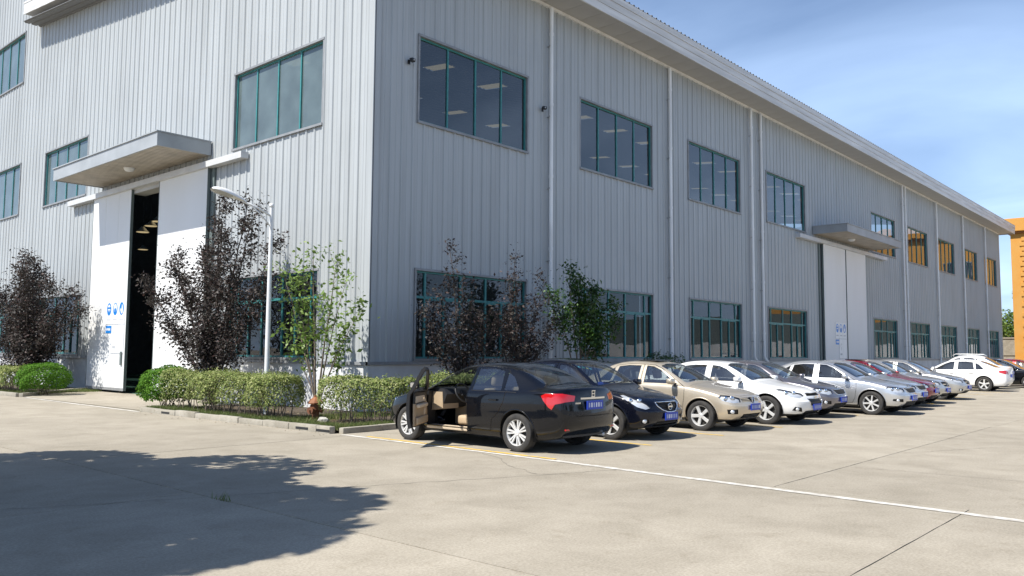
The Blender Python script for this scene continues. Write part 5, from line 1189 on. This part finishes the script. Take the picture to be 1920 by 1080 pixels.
def slats(api, y, zs, hgt=.016, mat='chrome', out=.002):
    for z in zs: api['bar_on']('grille_slat', -y(z), y(z), z, hgt, out, M[mat], api['got'].get('grille', api['root']))
def vslats(api, ys, z0, z1, mat='plastic_black', w=.012, out=.0):
    for yy in ys:
        mb = MB(); vs_ = []
        for z in np.linspace(z0, z1, 5):
            xx = api['fx'](yy, z)
            if xx is not None: vs_.append((xx + out, yy, z))
        if len(vs_) > 1: mb.tube(vs_, w * .6, 5); mb.build('grille_slat', M[mat], api['got'].get('grille', api['root']))
def frame_line(api, pts, r=.012, mat='chrome', nm='grille_surround'):
    P = []
    full = [(-y, z) for y, z in pts] + [(y, z) for y, z in reversed(pts)]
    for (y0, z0), (y1, z1) in zip(full, full[1:] + full[:1]):
        for k in range(6):
            yy, z = y0 + (y1 - y0) * k / 6, z0 + (z1 - z0) * k / 6; xx = api['fx'](yy, z)
            if xx is not None: P.append((xx + .004, yy, z))
    P.append(P[0]); MB().tube(P, r, 6, False).build(nm, M[mat], api['root'], True)
def stickers(api, cols=('sticker_green', 'sticker_cyan', 'sticker_yellow'), y0=-.35, z=1.30):
    C = api['C']
    for k, c in enumerate(cols):
        yy = y0 + k * .075; zz = z - .012 * k; hit = C['full'].ray_cast(Vector((-2, abs(yy), zz)), Vector((1, 0, 0)))
        if hit[0] is None: continue
        h = hit[0]; q = MB().lathe([(.001, 0), (.032, 0)], 14, 'x').mesh('inspection_sticker', M[c]); o = link('inspection_sticker', q, api['root'], (api['CX'] - h.x - .012, yy, h.z)); o.rotation_euler = (0, R(-60), 0)
def dash_box(api, col='tissue'):
    MB().bbox(api['CX'] - 1.56 * api['C']['sx'], api['CX'] - 1.40 * api['C']['sx'], -.34, -.14, .965, 1.05, .02).build('dashboard_item', M[col], api['root'])
SP = {}
SP['sedan_rear'] = dict(L=4.5, h=1.46, w=1.74, wr=.312, bowr=.15, head=[(.38, .62), (.62, .60), (.84, .70), (1.02, .80), (.92, .835), (.62, .76), (.40, .70)], grille=[[(-.2, .58), (.30, .58), (.36, .69), (-.2, .70)]],
    tail=[(.40, .845), (.38, .93), (.60, .968), (.86, .965), (.93, .93), (.90, .86), (.82, .75), (.77, .715), (.72, .80), (.55, .835)], lidrear=[(-.2, .60), (.46, .61), (.52, .70), (.54, .82), (.545, 1.1), (-.2, 1.1)], plate_r=.775, handle=None)
SP['hatch'] = dict(L=4.32, h=1.525, w=1.72, wr=.312, bowf=.24, hood0=.2, head=[(.46, .615), (.58, .585), (.74, .63), (.92, .75), (1.03, .855), (.93, .87), (.76, .79), (.56, .70)],
    grille=[[(-.2, .70), (.36, .705), (.345, .64), (.25, .575), (.13, .53), (-.2, .525)], [(-.2, .27), (.40, .27), (.36, .36), (-.2, .37)]], fog=[(.50, .33), (.66, .34), (.68, .42), (.52, .40)], plate_f=.445)
SP['sedan_gold'] = dict(L=4.48, h=1.47, w=1.72, wr=.315, bowf=.20, head=[(.42, .615), (.60, .60), (.82, .645), (.90, .72), (.84, .765), (.62, .745), (.43, .70)], grille=[[(-.2, .615), (.42, .62), (.43, .70), (-.2, .712)], [(-.2, .275), (.42, .275), (.40, .37), (-.2, .375)]],
    fog=[(.50, .375), (.72, .375), (.74, .47), (.51, .475)], plate_f=.51)
SP['sedan_white'] = dict(L=4.6, h=1.47, w=1.79, wr=.33, bowf=.24, head=[(.44, .67), (.58, .62), (.78, .645), (.98, .74), (1.06, .815), (.95, .82), (.72, .77), (.50, .725)], grille=[[(-.2, .665), (.36, .665), (.34, .73), (-.2, .735)], [(-.2, .44), (.30, .44), (.38, .605), (-.2, .61)], [(-.2, .25), (.46, .25), (.42, .33), (-.2, .34)]],
    fog=[(.50, .31), (.76, .345), (.70, .43), (.54, .41)], plate_f=.41, tail=[(.42, .83), (.40, .93), (.62, .965), (.88, .945), (.86, .86), (.66, .80)], lidrear=[(-.2, .60), (.46, .61), (.55, .82), (.56, 1.1), (-.2, 1.1)], plate_r=.72)
SP['sedan_slat'] = dict(L=4.57, h=1.47, w=1.77, wr=.318, bowf=.20, head=[(.42, .635), (.58, .60), (.80, .645), (.94, .735), (.88, .78), (.66, .76), (.44, .72)], grille=[[(-.2, .60), (.25, .60), (.33, .635), (.40, .725), (-.2, .745)], [(-.2, .245), (.42, .245), (.44, .385), (-.2, .39)]],
    fog=[(.50, .365), (.80, .395), (.79, .45), (.52, .45)], plate_f=.47)
SP['sedan_wing'] = dict(L=4.55, h=1.48, w=1.77, wr=.318, bowf=.24, head=[(.44, .64), (.58, .62), (.80, .67), (1.05, .80), (.96, .83), (.70, .77), (.48, .73)], grille=[[(-.2, .58), (.22, .58), (.36, .68), (.34, .735), (-.2, .735)], [(-.2, .26), (.46, .26), (.42, .36), (-.2, .37)]], fog=[(.50, .33), (.68, .34), (.68, .42), (.52, .42)], plate_f=.46)
SP['suv'] = dict(L=4.5, h=1.68, w=1.80, wr=.345, tail=[(.45, .80), (.45, .95), (.85, .97), (.82, .85)], plate_r=.8, head=[(.42, .65), (.80, .68), (.95, .80), (.45, .75)], grille=[[(-.2, .60), (.35, .60), (.38, .72), (-.2, .72)]])
CARS = {k: make_car({**v}) for k, v in SP.items()}
for v in SP.values():
    if 'handle' in v and v['handle'] is None: v.pop('handle')
for c in CARS.values():
    if c['spec'].get('handle', 1) is None: c['spec'].pop('handle')
R5, R7, R10, R6 = (5, .040, 0), (7, .025, 0), (7, .017, .15), (6, .021, .13)
GRP = 'cars parked in the row along the warehouse'
def ex_sedan_rear(api):
    b = api['bar_on']; b('chrome_strip', -.33, .33, .885, .028, .012, M['chrome'], rear=True); root = api['root']; fx = api['fx']; z = .955; xx = fx(0, z, True) - .012
    e = MB()
    for y0, y1, za, zb in ((-.055, .045, .04, .055), (-.045, .055, -.055, -.04), (.03, .045, -.04, .04), (-.045, -.03, -.04, .04), (-.03, .03, -.008, .008)): e.box(xx - .012, xx + .02, y0, y1, z + za, z + zb)
    e.build('emblem', M['chrome'], root)
    for k in range(5): x2 = fx(.40, .80, True) - .004; MB().box(x2 - .004, x2 + .02, .335 + k * .028, .355 + k * .028, .80, .825).build('badge_letter', M['chrome'], root)
    for m in (1, -1):
        x2 = fx(.60, .40, True)
        if x2: MB().box(x2 - .006, x2 + .02, m * .56, m * .66, .385, .41).build('bumper_reflector', M['tail_red'], root)
    b('bumper_crease', -.72, .72, .60, .006, .002, M['seam'], rear=True, depth=.01); b('lower_valance', -.62, .62, .29, .05, .006, M['plastic_black'], rear=True)
    MB().tube([(-1.85, -.45, .27), (-2.14, -.45, .26)], .03, 10).build('exhaust_pipe', M['galv'], root, True)
    MB().tube([(api['CX'] - 3.2, 0, 1.44), (api['CX'] - 3.42, 0, 1.66)], [.006, .003], 5).build('antenna', M['plastic_black'], root)
    for m in (1, -1): # bright window surround line
        vs_ = []
        for x in np.linspace(1.5, 3.5, 24):
            h = api['C']['full'].ray_cast(Vector((x, 3, .965)), Vector((0, -1, 0)))[0]
            if h and not (m == 1 and x < 2.42): vs_.append((api['CX'] - x, m * (h.y + .001), .965))
        MB().tube(vs_, .006, 5).build('waist_moulding', M['plastic_black'], root)
def ex_hatch(api):
    frame_line(api, [(.0, .525), (.13, .53), (.25, .575), (.345, .64), (.365, .71)], .013, 'chrome', 'grille_chrome'); slats(api, lambda z: .13 + (z - .53) * 1.2, (.56, .59, .62, .65, .68), .008, 'plastic_black', .001)
    emblem_round(api, .625, .062, 'bar'); stickers(api, ('sticker_cyan', 'sticker_green', 'sticker_yellow', 'sticker_cyan'), -.52, 1.34); dash_box(api, 'plate_blue'); api['bar_on']('grille_slat', -.34, .34, .32, .01, .0, M['plastic_black'])
def ex_gold(api):
    slats(api, lambda z: .41, (.632, .66, .69), .014, 'chrome'); emblem_round(api, .655, .062, 'vw'); slats(api, lambda z: .36, (.30, .335), .01, 'plastic_black'); stickers(api, ('sticker_green', 'sticker_yellow')); dash_box(api, 'tissue')
    MB().bbox(api['CX'] - 2.75, api['CX'] - 2.2, -.36, .36, 1.456, 1.476, .008).build('sunroof', M['car_glass_dark'], api['root'])
def ex_white(api):
    slats(api, lambda z: .33, (.68, .70, .72), .006, 'plastic_black'); z = .64; xx = api['fx'](0, z) + .012
    e = MB(); e.box(xx - .02, xx + .015, -.095, .095, z - .017, z + .017); e.box(xx - .02, xx + .0155, -.03, .03, z - .034, z + .034); e.build('emblem', M['chrome'], api['root']); frame_line(api, [(0, .44), (.30, .44), (.38, .605)], .01); stickers(api, ('sticker_cyan',), -.4)
def ex_slat(api):
    vslats(api, [k * .042 for k in range(-8, 9)], .615, .72, 'plastic_black'); frame_line(api, [(0, .597), (.25, .597), (.335, .632), (.405, .728)], .012); emblem_round(api, .772, .036, 'none'); slats(api, lambda z: .4, (.28, .315, .35), .008, 'plastic_black'); stickers(api, ('sticker_cyan', 'sticker_cyan'), -.45)
def ex_wing(api):
    api['bar_on']('grille_wing', -.34, .34, .655, .035, .012, M['chrome']); emblem_round(api, .655, .05, 'none'); slats(api, lambda z: .3, (.60, .63, .69), .01, 'plastic_black'); stickers(api, ('sticker_green',), -.4)
def ex_suv(api):
    for m in (1, -1): MB().tube([(api['CX'] - 1.95, m * .60, 1.62), (api['CX'] - 2.1, m * .60, 1.70), (api['CX'] - 3.1, m * .60, 1.69), (api['CX'] - 3.25, m * .60, 1.60)], .022, 8).build('roof_rail', M['galv'], api['root'], True)
CG, CD = M['car_glass'], M['car_glass_dark']
assemble('sedan_car', 'black sedan parked nose to the hedge with its driver door open', CARS['sedan_rear'], -2.45, -6.67, 1, M['paint_black'], CG, M['beige'], R10, GRP, opened=56, plates='rear', extras=ex_sedan_rear)
assemble('hatchback_car', 'black hatchback facing out with chrome V grille beside the open-door sedan', CARS['hatch'], .24, -6.72, -1, M['paint_navy'], CG, M['beige'], R5, GRP, extras=ex_hatch)
assemble('sedan_car', 'champagne gold sedan between the black hatchback and a white sedan', CARS['sedan_gold'], 3.08, -6.98, -1, M['paint_gold'], CG, M['seat_grey'], R5, GRP, extras=ex_gold)
assemble('sedan_car', 'white sedan with split black grille, next to the gold sedan', CARS['sedan_white'], 5.68, -7.25, -1, M['paint_white'], CG, M['seat_dark'], R5, GRP, extras=ex_white)
assemble('sedan_car', 'purplish grey sedan squeezed between white and silver sedans', CARS['sedan_slat'], 8.2, -6.95, -1, M['paint_grey'], CG, M['seat_grey'], R7, GRP, extras=ex_slat)
assemble('sedan_car', 'silver sedan sticking out furthest, its spoked front wheel fully visible', CARS['sedan_slat'], 10.68, -7.98, -1, M['paint_silver'], CD, M['seat_dark'], R7, GRP, extras=ex_slat)
assemble('sedan_car', 'second silver sedan with slatted grille, just before the red car', CARS['sedan_slat'], 13.05, -7.62, -1, M['paint_silver'], CG, M['seat_dark'], R7, GRP, extras=ex_slat)
assemble('sedan_car', 'dark red sedan wedged between silver sedans', CARS['sedan_gold'], 15.1, -7.45, -1, M['paint_red'], CG, M['seat_dark'], R5, GRP, extras=ex_gold)
assemble('sedan_car', 'silver sedan with chrome winged grille right after the red car', CARS['sedan_wing'], 17.25, -7.25, -1, M['paint_silver_warm'], CG, M['seat_dark'], R5, GRP, extras=ex_wing)
assemble('sedan_car', 'last silver sedan before the gap and the white car seen from behind', CARS['sedan_wing'], 20.5, -7.15, -1, M['paint_silver_warm'], CG, M['seat_dark'], R6, GRP, extras=ex_wing)
assemble('sedan_car', 'white sedan seen from behind at the right edge, red tail light showing', CARS['sedan_white'], 29.95, -6.65, 1, M['paint_white'], CD, M['seat_dark'], R5, GRP, plates='rear')
assemble('suv_car', 'white car with roof rails showing only over the rear-facing white sedan', CARS['suv'], 33.0, -6.2, 1, M['paint_white'], CD, M['seat_dark'], R5, GRP, plates='rear', extras=ex_suv)
assemble('sedan_car', 'black sedan facing out at the right edge behind the white sedan', CARS['sedan_wing'], 36.1, -7.4, -1, M['paint_black'], CG, M['seat_dark'], R5, GRP, extras=ex_wing)
assemble('sedan_car', 'white sedan roof far right behind the black sedan', CARS['sedan_slat'], 38.9, -6.9, -1, M['paint_white'], CG, M['seat_dark'], R5, GRP)
assemble('sedan_car', 'red sedan at the far right end of the row', CARS['sedan_gold'], 41.6, -7.3, -1, M['paint_red'], CG, M['seat_dark'], R5, GRP)
for c in CARS.values(): c['bm'].free()
